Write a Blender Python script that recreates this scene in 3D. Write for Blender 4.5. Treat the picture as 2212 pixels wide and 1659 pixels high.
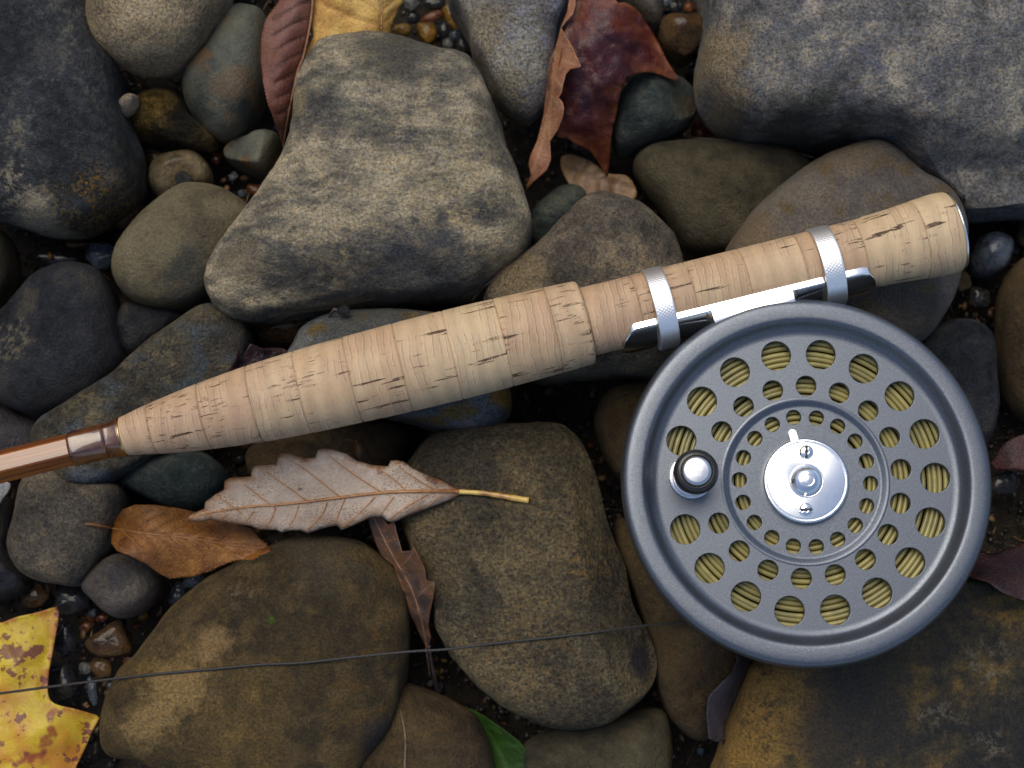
import bpy, bmesh, math, random
import numpy as np
from mathutils import Vector, Matrix
from mathutils.bvhtree import BVHTree
from mathutils.geometry import delaunay_2d_cdt

random.seed(7); RNG = np.random.default_rng(7)
for o in list(bpy.data.objects): bpy.data.objects.remove(o)
SC = bpy.context.scene
MM = 0.001
# ------------------------------------------------------------------ camera
CAM_D, CAM_T, CAM_Z = 400.0, math.radians(8.0), 45.0      # mm, tilt, height of the aimed plane
TW = 0.59                                                  # picture width / distance
cam_loc = np.array([0.0, -CAM_D*math.sin(CAM_T), CAM_Z + CAM_D*math.cos(CAM_T)])
cd = bpy.data.cameras.new("camera"); cam = bpy.data.objects.new("camera", cd); SC.collection.objects.link(cam)
cam.location = Vector(cam_loc*MM); cam.rotation_euler = (CAM_T, 0, 0)
cd.sensor_fit = 'HORIZONTAL'; cd.sensor_width = 36; cd.lens = 36/TW
cd.clip_start = 0.01; cd.clip_end = 500
cd.dof.use_dof = True; cd.dof.focus_distance = 0.395; cd.dof.aperture_fstop = 16
SC.camera = cam
# ------------------------------------------------------------------ sky and sun
SUN_EL, SUN_AZ = 63.0, -27.0          # elevation; azimuth from +Y (top of the picture), negative = to the left
w = bpy.data.worlds.new("World"); SC.world = w; w.use_nodes = True
wn = w.node_tree; wn.nodes.clear()
wo = wn.nodes.new('ShaderNodeOutputWorld'); wb = wn.nodes.new('ShaderNodeBackground'); ws = wn.nodes.new('ShaderNodeTexSky')
ws.sky_type = 'NISHITA'; ws.sun_disc = False
ws.sun_elevation = math.radians(SUN_EL); ws.sun_rotation = math.radians(SUN_AZ)
ws.air_density = 1.0; ws.dust_density = 2.0; ws.ozone_density = 1.0
wb.inputs[1].default_value = 0.115
wn.links.new(ws.outputs[0], wb.inputs[0]); wn.links.new(wb.outputs[0], wo.inputs[0])
sd = bpy.data.lights.new("sun", 'SUN'); so = bpy.data.objects.new("sun", sd); SC.collection.objects.link(so)
sd.energy = 1.5; sd.angle = math.radians(44); sd.color = (1.0, 0.93, 0.77)
az, el = math.radians(SUN_AZ), math.radians(SUN_EL)
sdir = Vector((math.sin(az)*math.cos(el), math.cos(az)*math.cos(el), math.sin(el)))
so.rotation_euler = sdir.to_track_quat('Z', 'Y').to_euler(); so.location = sdir*2
SC.view_settings.view_transform = 'Standard'; SC.view_settings.look = 'None'
SC.view_settings.exposure = 0.54; SC.view_settings.gamma = 1.0; SC.view_settings.use_curve_mapping = False

# ------------------------------------------------------------------ helpers
PW, PH = 2212.0, 1659.0
ct, st = math.cos(CAM_T), math.sin(CAM_T)
def at(px, py, z):
    """point (mm) at height z that lies on the line of sight through picture position px, py"""
    px = np.asarray(px, float); py = np.asarray(py, float); z = np.asarray(z, float)
    x = (px/PW-.5)*TW; y = -(py/PH-.5)*TW*PH/PW
    dx, dy, dz = x, y*ct+st, y*st-ct
    k = (z-cam_loc[2])/dz
    return np.stack([cam_loc[0]+dx*k, cam_loc[1]+dy*k, z+0*k], -1)
def ray(px, py):
    x = (px/PW-.5)*TW; y = -(py/PH-.5)*TW*PH/PW
    return Vector(cam_loc), Vector((x, y*ct+st, y*st-ct)).normalized()
_perm = RNG.permutation(512)
_grad = RNG.normal(size=(512, 3)); _grad /= np.linalg.norm(_grad, axis=1)[:, None]
def pnoise(p):
    p = np.asarray(p, float); i = np.floor(p).astype(int); f = p-i; u = f*f*f*(f*(f*6-15)+10)
    r = 0
    for a in (0, 1):
        for b in (0, 1):
            for c in (0, 1):
                h = _perm[(_perm[(_perm[(i[..., 0]+a) & 511]+i[..., 1]+b) & 511]+i[..., 2]+c) & 511]
                d = (_grad[h]*(f-np.array([a, b, c]))).sum(-1)
                r = r+d*(u[..., 0] if a else 1-u[..., 0])*(u[..., 1] if b else 1-u[..., 1])*(u[..., 2] if c else 1-u[..., 2])
    return r*1.5
def fbm(p, n=4, g=.5):
    a, r = 1.0, 0
    for k in range(n): r = r+a*pnoise(p*2.03**k+17.3*k); a *= g
    return r
def spline(pts, n, closed=True):
    P = np.array(pts, float); m = len(P)
    seg = m if closed else m-1; out = []
    K = 24
    for i in range(seg):
        if closed: a, b, c, d = P[(i-1) % m], P[i], P[(i+1) % m], P[(i+2) % m]
        else: a, b, c, d = P[max(i-1, 0)], P[i], P[i+1], P[min(i+2, m-1)]
        t = np.linspace(0, 1, K, endpoint=False)[:, None]
        out.append(.5*((2*b)+(-a+c)*t+(2*a-5*b+4*c-d)*t*t+(-a+3*b-3*c+d)*t**3))
    if not closed: out.append(P[-1:])
    Q = np.concatenate(out); 
    if closed: Q = np.vstack([Q, Q[:1]])
    L = np.r_[0, np.cumsum(np.linalg.norm(np.diff(Q, axis=0), axis=1))]
    s = np.linspace(0, L[-1], n+1)[:-1] if closed else np.linspace(0, L[-1], n)
    return np.stack([np.interp(s, L, Q[:, k]) for k in range(Q.shape[1])], -1)
def link(o, parent=None):
    SC.collection.objects.link(o)
    if parent is not None: o.parent = parent
    return o
def mesh(name, V, F, mat=None, smooth=True, scale=MM):
    me = bpy.data.meshes.new(name)
    V = np.asarray(V, float)*scale
    if isinstance(F, np.ndarray):
        k = F.shape[1]
        me.vertices.add(len(V)); me.vertices.foreach_set('co', V.ravel().astype(np.float32))
        me.loops.add(F.size); me.loops.foreach_set('vertex_index', F.ravel().astype(np.int32))
        me.polygons.add(len(F)); me.polygons.foreach_set('loop_start', np.arange(0, F.size, k, dtype=np.int32))
        me.update(calc_edges=True); me.validate()
    else:
        me.from_pydata(V.tolist(), [], F)
    me.polygons.foreach_set('use_smooth', np.full(len(me.polygons), smooth))
    if mat: me.materials.append(mat)
    me.update()
    return me
def obj(name, V, F, mat, parent=None, loc=None, smooth=True):
    """one mesh object; V in mm (parent or world space); its origin goes to loc (mm)"""
    V = np.asarray(V, float)
    if loc is None: loc = np.zeros(3)
    o = bpy.data.objects.new(name, mesh(name, V-np.asarray(loc), F, mat, smooth))
    o.location = Vector(np.asarray(loc, float)*MM)
    return link(o, parent)
def tag(o, label=None, cat=None, group=None, kind=None):
    if label: o['label'] = label
    if cat: o['category'] = cat
    if group: o['group'] = group
    if kind: o['kind'] = kind
    return o
def empty(name, loc, label, cat, group=None):
    o = bpy.data.objects.new(name, None); o.empty_display_size = .01; o.location = Vector(np.asarray(loc, float)*MM)
    link(o); return tag(o, label, cat, group)
def gridfaces(nr, nc, wrap=True):
    i, j = np.meshgrid(np.arange(nr-1), np.arange(nc if wrap else nc-1), indexing='ij')
    k = (j+1) % nc
    return np.stack([i*nc+j, i*nc+k, (i+1)*nc+k, (i+1)*nc+j], -1).reshape(-1, 4)
def lathe(prof, n=96, axis='z', a0=0.0):
    """surface of revolution of (r, h) points; quads, degenerate quads at the poles are fine"""
    prof = np.array(prof, float); a = a0+np.arange(n)*2*math.pi/n
    r, h = prof[:, :1], prof[:, 1:2]
    x, y, z = r*np.cos(a), r*np.sin(a), h+0*a
    V = np.stack([x, y, z], -1).reshape(-1, 3)
    if axis == 'x': V = V[:, [2, 0, 1]]
    F = gridfaces(len(prof), n)
    return V, F
def rounded(prof, r=.25, k=4):
    """round the inner corners of a profile polyline"""
    P = [np.array(p, float) for p in prof]; out = [P[0]]
    for a, b, c in zip(P[:-2], P[1:-1], P[2:]):
        la, lc = np.linalg.norm(a-b), np.linalg.norm(c-b); q = min(r, la*.45, lc*.45)
        s, e = b+(a-b)/la*q, b+(c-b)/lc*q
        for t in np.linspace(0, 1, k): out.append((1-t)**2*s+2*t*(1-t)*b+t*t*e)
    out.append(P[-1]); return np.array(out)
def tube(P, R, n=8, mod=None):
    P = np.array(P, float); R = np.broadcast_to(np.asarray(R, float), (len(P),))
    T = np.gradient(P, axis=0); T /= np.linalg.norm(T, axis=1)[:, None]
    up = np.array([0, 0, 1.0]) if abs(T[0][2]) < .9 else np.array([1.0, 0, 0])
    N = np.cross(T, np.cross(up, T)); N /= np.linalg.norm(N, axis=1)[:, None]; B = np.cross(T, N)
    a = np.arange(n)*2*math.pi/n
    rr = R[:, None]*np.ones(n)
    if mod is not None: rr = rr*mod
    V = P[:, None]+rr[..., None]*(np.cos(a)[None, :, None]*N[:, None]+np.sin(a)[None, :, None]*B[:, None])
    V = V.reshape(-1, 3); F = [tuple(q) for q in gridfaces(len(P), n)]
    m = len(P)*n
    F += [tuple(range(n-1, -1, -1)), tuple(range(m-n, m))]
    return V, F

# ------------------------------------------------------------------ materials
class NT:
    def __init__(s, name):
        s.m = bpy.data.materials.new(name); s.m.use_nodes = True; s.t = s.m.node_tree; s.t.nodes.clear()
        s.out = s.n('OutputMaterial'); s.b = s.n('BsdfPrincipled'); s.l(s.b.outputs[0], s.out.inputs[0])
    def n(s, t, **k):
        q = s.t.nodes.new('ShaderNode'+t)
        for a, b in k.items(): setattr(q, a, b)
        return q
    def l(s, a, b): s.t.links.new(a, b)
    def put(s, sock, v):
        if isinstance(v, bpy.types.NodeSocket): s.l(v, sock)
        elif v is not None:
            try: sock.default_value = v
            except Exception: sock.default_value = (*v, 1) if len(v) == 3 else v
    def coords(s, sc=(1, 1, 1), rot=(0, 0, 0), off=None, rnd=False):
        tc = s.n('TexCoord'); mp = s.n('Mapping')
        mp.inputs['Scale'].default_value = tuple(1000*k for k in sc); mp.inputs['Rotation'].default_value = rot
        mp.inputs['Location'].default_value = off or tuple(random.uniform(-500, 500) for _ in range(3))
        s.l(tc.outputs['Object'], mp.inputs[0]); v = mp.outputs[0]
        if rnd:
            oi = s.n('ObjectInfo'); va = s.n('VectorMath', operation='MULTIPLY_ADD'); cx = s.n('CombineXYZ')
            for k in range(3): s.l(oi.outputs['Random'], cx.inputs[k])
            s.l(cx.outputs[0], va.inputs[0]); va.inputs[1].default_value = (371, 613, 217); s.l(v, va.inputs[2]); v = va.outputs[0]
        return v
    def noise(s, v, scale, detail=4, rough=.55, dist=0):
        q = s.n('TexNoise'); s.l(v, q.inputs['Vector']); q.inputs['Scale'].default_value = scale
        q.inputs['Detail'].default_value = detail; q.inputs['Roughness'].default_value = rough; q.inputs['Distortion'].default_value = dist
        return q.outputs['Fac']
    def voro(s, v, scale, feature='F1', out='Distance'):
        q = s.n('TexVoronoi', feature=feature); s.l(v, q.inputs['Vector']); q.inputs['Scale'].default_value = scale
        return q.outputs[out]
    def math(s, op, a, b=0.0, c=0.0, clamp=False):
        q = s.n('Math', operation=op, use_clamp=clamp)
        for i, x in enumerate((a, b, c)): s.put(q.inputs[i], x)
        return q.outputs[0]
    def step(s, v, a, b, c=0.0, d=1.0):
        q = s.n('MapRange', interpolation_type='SMOOTHSTEP'); s.l(v, q.inputs[0])
        for i, x in zip((1, 2, 3, 4), (a, b, c, d)): q.inputs[i].default_value = x
        return q.outputs[0]
    def ramp(s, v, stops):
        q = s.n('ValToRGB'); s.l(v, q.inputs[0]); e = q.color_ramp.elements
        while len(e) < len(stops): e.new(.5)
        for k, (p, c) in zip(e, stops): k.position = p; k.color = (*c, 1)
        return q.outputs[0]
    def mix(s, f, a, b, mode='MIX'):
        q = s.n('Mix', data_type='RGBA', blend_type=mode); s.put(q.inputs[0], f); s.put(q.inputs[6], a); s.put(q.inputs[7], b)
        return q.outputs[2]
    def attr(s, name, out='Fac'):
        q = s.n('Attribute', attribute_name=name); return q.outputs[out]
    def bump(s, h, dist, strength=1.0):
        q = s.n('Bump'); s.put(q.inputs['Height'], h); q.inputs['Distance'].default_value = dist*MM; q.inputs['Strength'].default_value = strength
        s.l(q.outputs[0], s.b.inputs['Normal']); return q
    def set(s, **k):
        nm = dict(color='Base Color', rough='Roughness', metal='Metallic', spec='Specular IOR Level', coat='Coat Weight', coat_rough='Coat Roughness', ior='IOR', coat_ior='Coat IOR', aniso='Anisotropic', sss='Subsurface Weight', trans='Transmission Weight')
        for a, b in k.items(): s.put(s.b.inputs[nm[a]], b)
        return s.m
    def grey(s, f):
        q = s.n('CombineColor')
        for i in range(3): s.l(f, q.inputs[i])
        return q.outputs[0]

SPEC = {}
def stone_mat(name, dark, mid, light, f1=.07, thr=.5, spread=.22, f2=.45, mott=1.1, grain=.5, speck=.15, rough=.75, bump=.35, stretch=(1, 1, 1), rot=0.0, tint=None, coat=0, fine=1.5, stains_and_light=()):
    if not stains_and_light: SPEC[name] = {k: v for k, v in locals().items() if k != 'stains_and_light'}
    t = NT(name); v = t.coords(stretch, (0, 0, rot), rnd=True); v0 = t.coords(rnd=True)
    n1 = t.noise(v, f1, 5, .6, .4); n2 = t.noise(v, f2, 7, .7); n3 = t.noise(v0, fine, 4, .78); n4 = t.noise(v0, .16, 3, .5)
    m1 = t.step(n1, thr-spread, thr+spread)
    fac = t.math('ADD', t.math('MULTIPLY', m1, .7), t.math('MULTIPLY', t.math('SUBTRACT', n2, .42), mott*1.25), clamp=True)
    def sat(c, k=1.36):
        c = (c[0]*1.02, c[1]*.992, c[2]*1.0); l = .3*c[0]+.6*c[1]+.1*c[2]; return tuple(max(.003, l+(q-l)*k) for q in c)
    dark, mid, light = sat(tuple(q*.82 for q in dark)), sat(mid), sat(tuple(q*1.06 for q in light)); tint = sat(tint) if tint else None
    col = t.ramp(fac, [(0.05, dark), (.46, mid), (.92, light)])
    if tint: col = t.mix(t.step(n4, .5, .68), col, tint)
    if stains_and_light:  # local colour patches: real stains, plus some shade and glints painted in
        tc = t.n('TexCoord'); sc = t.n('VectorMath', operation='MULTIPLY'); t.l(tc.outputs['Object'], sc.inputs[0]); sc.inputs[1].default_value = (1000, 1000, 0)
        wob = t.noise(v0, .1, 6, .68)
        for (cx, cy, r, c, k, *o) in stains_and_light:
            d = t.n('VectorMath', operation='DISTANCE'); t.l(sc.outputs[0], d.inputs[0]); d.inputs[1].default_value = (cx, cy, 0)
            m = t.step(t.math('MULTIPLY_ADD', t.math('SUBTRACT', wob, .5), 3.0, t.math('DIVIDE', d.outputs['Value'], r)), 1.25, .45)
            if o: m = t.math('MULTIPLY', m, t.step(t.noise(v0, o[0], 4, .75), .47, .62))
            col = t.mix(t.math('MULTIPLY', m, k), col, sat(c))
    hue = t.step(t.noise(v0, fine*.7, 3, .8), .42, .58)
    col = t.mix(1.0, col, t.mix(hue, tuple(1+grain*k for k in (-.10, -.01, .13)), tuple(1+grain*k for k in (.10, .02, -.13))), 'MULTIPLY')
    g = t.math('MULTIPLY_ADD', t.math('SUBTRACT', n3, .5), grain*5.6, 1.02)
    col = t.mix(1.0, col, t.grey(t.math('MAXIMUM', g, .15)), 'MULTIPLY')
    sp = t.step(t.voro(v0, 1.3), .0, .24, 1, 0); sp = t.math('MULTIPLY', sp, t.step(t.noise(v0, .7, 2), .5, .66))
    col = t.mix(t.math('MULTIPLY', sp, speck), col, tuple(min(.5, c*1.8) for c in light))
    r = t.math('MULTIPLY_ADD', t.math('SUBTRACT', n2, .5), .35, rough, clamp=True)
    h = t.math('ADD', t.math('MULTIPLY', n2, 1.0), t.math('MULTIPLY', n3, .8))
    t.bump(h, bump*3.4, 1.0)
    return t.set(color=col, rough=r, coat=coat, coat_rough=.12, spec=.35)

# ------------------------------------------------------------------ stone geometry
OUTLINES, SHORT = [], []
def short(l):
    for w_ in (' beside', ' with', ' above', ' at ', ' under', ' below', ' in ', ' wedged', ' against', ' near', ' showing', ' behind', ' crossed', ' tucked', ' half', ' peeking', ' between', ' lying', ' on ', ' along'):
        if w_ in l: l = l[:l.index(w_)]
    return l
STONE_V, STONE_F = [], []
def smin(a, b, k):
    h = np.clip(.5+.5*(b-a)/k, 0, 1); return b*(1-h)+a*h-k*h*(1-h)
def remember(V, F):
    base = sum(len(v) for v in STONE_V); STONE_V.append(np.asarray(V)); STONE_F.append(np.asarray(F)+base)
def stone(label, pts, zeq, top, depth, mat, e=.75, n=128, m=34, amp=.5, cuts=(), c=None, name='river_stone', group='stones of the streambed', cat='stone', lean=(0, 0), freq=None, sub=(), stains_and_light=(), fine=.12):
    O = spline(pts, n); OUTLINES.append((np.array(O), zeq)); SHORT.append(short(label))
    A = at(O[:, 0], O[:, 1], zeq)[:, :2]
    C = A.mean(0) if c is None else at(c[0], c[1], zeq)[:2]
    # the outline was traced where the flank turns out of sight; bring it back to the girth of the stone
    R = np.linalg.norm(A-C, axis=1); dn = ((A-C)/R[:, None]*((A-cam_loc[:2])/(cam_loc[2]-zeq))).sum(1)
    q_ = np.linspace(.02, math.pi/2, 60); gain = (R[:, None]*np.sin(q_)**e+top*.92*np.cos(q_)**e*dn[:, None]).max(1)-R
    A = C+(A-C)*((R-np.maximum(gain, 0))/R)[:, None]
    size = np.sqrt(np.ptp(A[:, 0])*np.ptp(A[:, 1]))
    ph = np.r_[np.linspace(0, math.pi/2, m), np.linspace(math.pi/2, math.pi, m//2)[1:]]
    s = np.abs(np.sin(ph))**e; s[0] = s[-1] = 0; h = np.sign(np.cos(ph))*np.abs(np.cos(ph))**e
    V = np.zeros((len(ph), n, 3))
    V[..., :2] = C+s[:, None, None]*(A-C)
    Z = np.where(h > 0, h*top, h*depth)[:, None]*np.ones(n)
    X = V[..., :2]-C
    pos = np.clip(h, 0, 1)[:, None]
    Z = Z+(X[..., 0]*lean[0]+X[..., 1]*lean[1])*pos**.7
    for q in cuts:
        (cx, cy, zc, ang, slope), k = q[:5], (q[5] if len(q) > 5 else 2.0)
        p0 = at(cx, cy, zeq+zc)[:2]; d = (V[..., :2]-p0)@np.array([math.cos(math.radians(ang)), math.sin(math.radians(ang))])
        Z = np.where(h[:, None] > 0, smin(Z, np.maximum(zc-slope*d, .12*top), k), Z)
    V[..., 2] = Z
    # natural unevenness along the outward direction
    D = V-np.r_[C, 0]; D[0] = D[0].mean(0); L = np.linalg.norm(D, axis=-1, keepdims=True)+1e-6
    f = freq or 2.6/size
    seed = RNG.uniform(-90, 90, 3)
    disp = amp*.05*size*.5*fbm(V*f+seed, 4, .5)+fine*fbm(V*.22+seed, 4, .6)+(.05 if fine else 0)*fbm(V*.9+seed, 2, .6)
    flat = 1-np.clip(h, 0, 1)[:, None]*.0
    for (sx, sy, sr, sd_) in sub:                     # hollows and bumps on top
        p0 = at(sx, sy, zeq+top*.8)[:2]; dd = np.linalg.norm(V[..., :2]-p0, axis=-1)*9.37
        disp = disp+sd_*np.exp(-(dd/sr)**2)*(h[:, None] > .05)
    V = V+D/L*(disp*flat)[..., None]
    V[..., 2] += zeq
    V = V.reshape(-1, 3); F = gridfaces(len(ph), n)
    loc = np.r_[C, max(zeq-depth, 0)]
    if stains_and_light:
        q = []
        for (sx, sy, sr, col, k, *o_) in stains_and_light:
            w2 = at(sx, sy, zeq+top*.75)[:2]-C; q.append((w2[0], w2[1], sr*.103, col, k, *o_))
        mat = stone_mat(**SPEC[mat.name], stains_and_light=q)
    o = obj(name, V, F, mat, loc=loc); tag(o, label, cat, group)
    remember(V, F)
    return o
# ------------------------------------------------------------------ streambed (ground to the horizon, with an unseen bank added to warm reflections)
def mat_ground():
    t = NT('wet_silt'); v = t.coords(); n = t.noise(v, .12, 6, .65); n2 = t.noise(v, 1.1, 5, .7)
    col = t.ramp(n2, [(.3, (.012, .010, .008)), (.55, (.035, .027, .018)), (.8, (.08, .06, .035))])
    col = t.mix(t.step(n, .5, .7), col, (.05, .04, .03))
    t.bump(n2, 1.4, 1)
    return t.set(color=col, rough=.38, spec=.5)
def build_ground():
    g = np.linspace(-1, 1, 181); a = np.sign(g)*(170*np.abs(g)+ (np.exp(np.abs(g)*10.5)-1)*1.5)
    X, Y = np.meshgrid(a, a); R = np.hypot(X, Y)
    near = np.clip(1-R/600, 0, 1)
    Z = -9+1.6*fbm(np.stack([X, Y, 0*X], -1)*.045, 4)*near
    V = np.stack([X, Y, Z], -1).reshape(-1, 3)
    o = obj('streambed', V, gridfaces(181, 181, False), mat_ground()); tag(o, 'dark wet silt of the streambed between the stones', kind='structure')
build_ground()
def build_added_bank():  # out-of-view bank, added so the reel's metal reflects something warm
    na, nr = 90, 40
    A = np.radians(np.linspace(-135, 40, na)); T = np.linspace(0, 1, nr)
    R = 1500+5200*T[:, None]**1.2+0*A; Z = -30+3000*(T[:, None]**1.35)*np.sin(np.linspace(.12, math.pi-.12, na))[None]**.5
    P = np.stack([R*np.sin(A), R*np.cos(A), Z], -1); N = fbm(P*.0012, 4)
    P[..., 2] += 260*N*T[:, None]; P[..., 0] += 120*fbm(P*.002+9, 3)
    t = NT('added_bank_litter'); v = t.coords(); n = t.noise(v, .012, 6, .7)
    t.set(color=t.ramp(n, [(.3, (.09, .055, .025)), (.5, (.34, .19, .06)), (.68, (.50, .30, .10))]), rough=.9); t.bump(n, 60)
    o = obj('added_warm_bank', P.reshape(-1, 3), gridfaces(nr, na, False), t.m); tag(o, 'unseen leaf-brown bank added to warm the reflections in the reel', kind='structure')
build_added_bank()

# ------------------------------------------------------------------ stone materials (dry rock and wet rock as the stones themselves differ)
S = {}
S['boulder_dark'] = stone_mat('boulder_dark_rock', (.016, .018, .021), (.052, .056, .059), (.2, .19, .15), f1=.05, thr=.56, f2=.5, mott=1.3, grain=.7, speck=.5, bump=.7, rough=.62)
S['tan_smooth'] = stone_mat('tan_sandstone', (.17, .14, .095), (.31, .26, .18), (.42, .355, .25), f1=.05, f2=.3, mott=.5, grain=.75, speck=.1, bump=.5, fine=1.3)
S['greygreen'] = stone_mat('grey_green_siltstone', (.045, .052, .045), (.105, .11, .088), (.16, .155, .12), f1=.06, f2=.16, mott=.6, grain=.3, bump=.25, rough=.5, tint=(.13, .09, .055))
S['goldwet'] = stone_mat('golden_wet_rock', (.02, .017, .012), (.07, .052, .026), (.22, .16, .075), f1=.12, f2=.5, mott=1.4, grain=.7, bump=1.0, rough=.33)
S['pale'] = stone_mat('pale_pebble_rock', (.2, .17, .13), (.36, .31, .24), (.46, .41, .33), grain=.5, bump=.4)
S['olive'] = stone_mat('olive_brown_siltstone', (.04, .036, .024), (.115, .1, .066), (.165, .148, .10), f1=.05, thr=.42, f2=.2, mott=.6, grain=.4, speck=.2, bump=.35, rough=.62)
S['big'] = stone_mat('pale_mottled_sandstone', (.085, .085, .08), (.21, .195, .155), (.50, .445, .33), f1=.055, thr=.5, spread=.17, f2=.2, mott=1.35, grain=.65, speck=.15, bump=.7, stretch=(.75, 1.6, 1), rot=math.radians(14), fine=1.5)
S['topgrey'] = stone_mat('speckled_grey_sandstone', (.12, .118, .108), (.25, .24, .205), (.38, .36, .31), f1=.04, f2=.5, mott=.8, grain=.8, speck=.2, bump=.6, tint=(.26, .26, .28), fine=1.3)
S['boulder_blue'] = stone_mat('blue_grey_mottled_rock', (.082, .083, .084), (.21, .205, .19), (.39, .36, .295), f1=.045, thr=.52, f2=.28, mott=1.4, grain=.75, speck=.2, bump=.7, fine=1.4, tint=(.14, .144, .15))
S['tanbrown'] = stone_mat('brown_grey_sandstone', (.06, .053, .043), (.145, .126, .098), (.28, .235, .165), f1=.06, f2=.45, mott=1.0, grain=.75, speck=.2, bump=.6)
S['brownsmooth'] = stone_mat('smooth_grey_brown_rock', (.055, .05, .046), (.11, .10, .088), (.17, .15, .115), f1=.04, f2=.22, mott=.6, grain=.5, speck=.2, bump=.35, rough=.6, tint=(.105, .082, .05))
S['olivedark'] = stone_mat('dark_olive_damp_rock', (.022, .02, .014), (.06, .052, .034), (.1, .09, .058), f1=.06, f2=.3, mott=.7, grain=.4, speck=.25, bump=.35, rough=.42)
S['slatewet'] = stone_mat('dark_damp_slate', (.014, .015, .018), (.036, .038, .042), (.09, .082, .062), f1=.05, thr=.55, f2=.35, mott=.9, grain=.5, speck=.1, bump=.6, rough=.42)
S['greenslate'] = stone_mat('dark_green_slate', (.02, .027, .026), (.05, .062, .056), (.12, .125, .1), f1=.08, f2=.4, mott=.9, grain=.5, speck=.1, bump=.5, rough=.5)
S['diag'] = stone_mat('weathered_brown_slab_rock', (.04, .037, .03), (.10, .09, .066), (.23, .195, .125), f1=.06, thr=.55, f2=.45, mott=1.1, grain=.7, bump=.7, rough=.65, tint=(.09, .1, .1))
S['brownbig'] = stone_mat('rusty_brown_sandstone', (.045, .034, .018), (.105, .075, .036), (.21, .15, .07), f1=.045, thr=.57, f2=.3, mott=.8, grain=.6, speck=.15, bump=.6, tint=(.098, .072, .038), stretch=(1, .8, 1), rot=.9)
S['block'] = stone_mat('coarse_grey_brown_sandstone', (.045, .038, .028), (.112, .094, .062), (.235, .19, .115), f1=.05, f2=.55, mott=1.15, grain=.85, speck=.25, bump=.9, fine=1.3)
S['golden'] = stone_mat('golden_stained_rock', (.026, .026, .025), (.062, .052, .034), (.2, .142, .06), f1=.032, thr=.52, spread=.13, f2=.35, mott=1.1, grain=.6, bump=.6, rough=.55)
S['browndark'] = stone_mat('dark_brown_damp_rock', (.022, .015, .009), (.058, .042, .024), (.1, .075, .04), f1=.06, f2=.35, mott=.7, grain=.5, bump=.4, rough=.5)
S['bluegrey'] = stone_mat('blue_grey_siltstone', (.06, .068, .072), (.13, .14, .14), (.2, .2, .18), f1=.08, f2=.5, mott=.8, grain=.6, bump=.45, tint=(.15, .11, .05))
S['blackwet'] = stone_mat('black_wet_rock', (.008, .008, .009), (.022, .022, .023), (.055, .05, .042), f1=.1, f2=.5, mott=.8, grain=.4, bump=.5, rough=.2, coat=.4)
S['amberwet'] = stone_mat('amber_wet_pebble_rock', (.07, .04, .012), (.2, .12, .04), (.32, .22, .09), f1=.2, f2=.8, mott=.6, grain=.3, bump=.25, rough=.25, coat=.3)
S['brownwet'] = stone_mat('brown_wet_pebble_rock', (.025, .015, .008), (.075, .045, .022), (.13, .085, .045), f1=.2, f2=.8, mott=.7, grain=.4, bump=.35, rough=.24, coat=.35)
S['bluewet'] = stone_mat('blue_grey_wet_pebble_rock', (.03, .037, .046), (.075, .09, .11), (.13, .15, .17), f1=.2, f2=.8, mott=.5, grain=.4, bump=.4, rough=.26, coat=.35)
S['redwet'] = stone_mat('reddish_wet_pebble_rock', (.04, .014, .008), (.12, .045, .022), (.2, .1, .06), f1=.2, f2=.8, mott=.7, grain=.4, bump=.4, rough=.25, coat=.3)
S['ringtan'] = stone_mat('tan_wet_ring_rock', (.07, .055, .035), (.17, .14, .09), (.26, .225, .16), f1=.12, f2=.5, mott=.7, grain=.35, bump=.3, rough=.35, coat=.2)
S['greywet'] = stone_mat('grey_wet_pebble_rock', (.06, .063, .062), (.13, .135, .13), (.2, .2, .185), f1=.2, f2=.6, mott=.6, grain=.5, bump=.4, rough=.35, coat=.2)
S['quartz'] = stone_mat('brown_crystalline_rock', (.06, .038, .022), (.16, .11, .065), (.34, .26, .17), f1=.3, f2=1.1, mott=1.5, grain=.8, speck=.6, bump=1.0, rough=.35)
S['purplegrey'] = stone_mat('purple_grey_slate', (.035, .031, .034), (.075, .07, .073), (.13, .12, .11), f1=.08, f2=.4, mott=.8, grain=.5, bump=.5)

# ------------------------------------------------------------------ the river stones, one by one
stone('big dark grey boulder with gold grit along its lower edge', [(-120, -90), (60, -100), (200, -60), (212, 20), (232, 110), (262, 165), (272, 210), (278, 262), (298, 315), (303, 360), (300, 405), (276, 438), (245, 467), (200, 494), (154, 506), (105, 503), (60, 494), (0, 478), (-110, 440), (-200, 300), (-200, 60)], 24, 22, 24, S['boulder_dark'], e=.62, n=180, m=50, amp=.8, c=(30, 200), cuts=[(150, 380, 19, -62, .95, 4), (230, 200, 20, 0, .8, 4)], fine=.25, stains_and_light=[(225, 425, 85, (.30, .19, .06), .95, 1.1), (120, 478, 90, (.30, .21, .09), .95, 1.1), (270, 330, 50, (.012, .013, .012), .7), (30, 395, 75, (.42, .38, .29), .85, .5), (70, 460, 60, (.38, .34, .26), .85), (120, 130, 60, (.09, .09, .085), .5), (260, 440, 30, (.03, .05, .012), .7, 1.0)])  # wet sparkle at the lower left painted as bright tan patches
stone('smooth tan egg-shaped stone at the upper edge', [(193, -60), (190, 30), (198, 80), (224, 118), (270, 145), (315, 155), (355, 151), (393, 135), (430, 106), (466, 60), (492, 12), (500, -60), (440, -130), (300, -150), (220, -120)], 28, 17, 18, S['tan_smooth'], e=.8, amp=.2, fine=.05)
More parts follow.
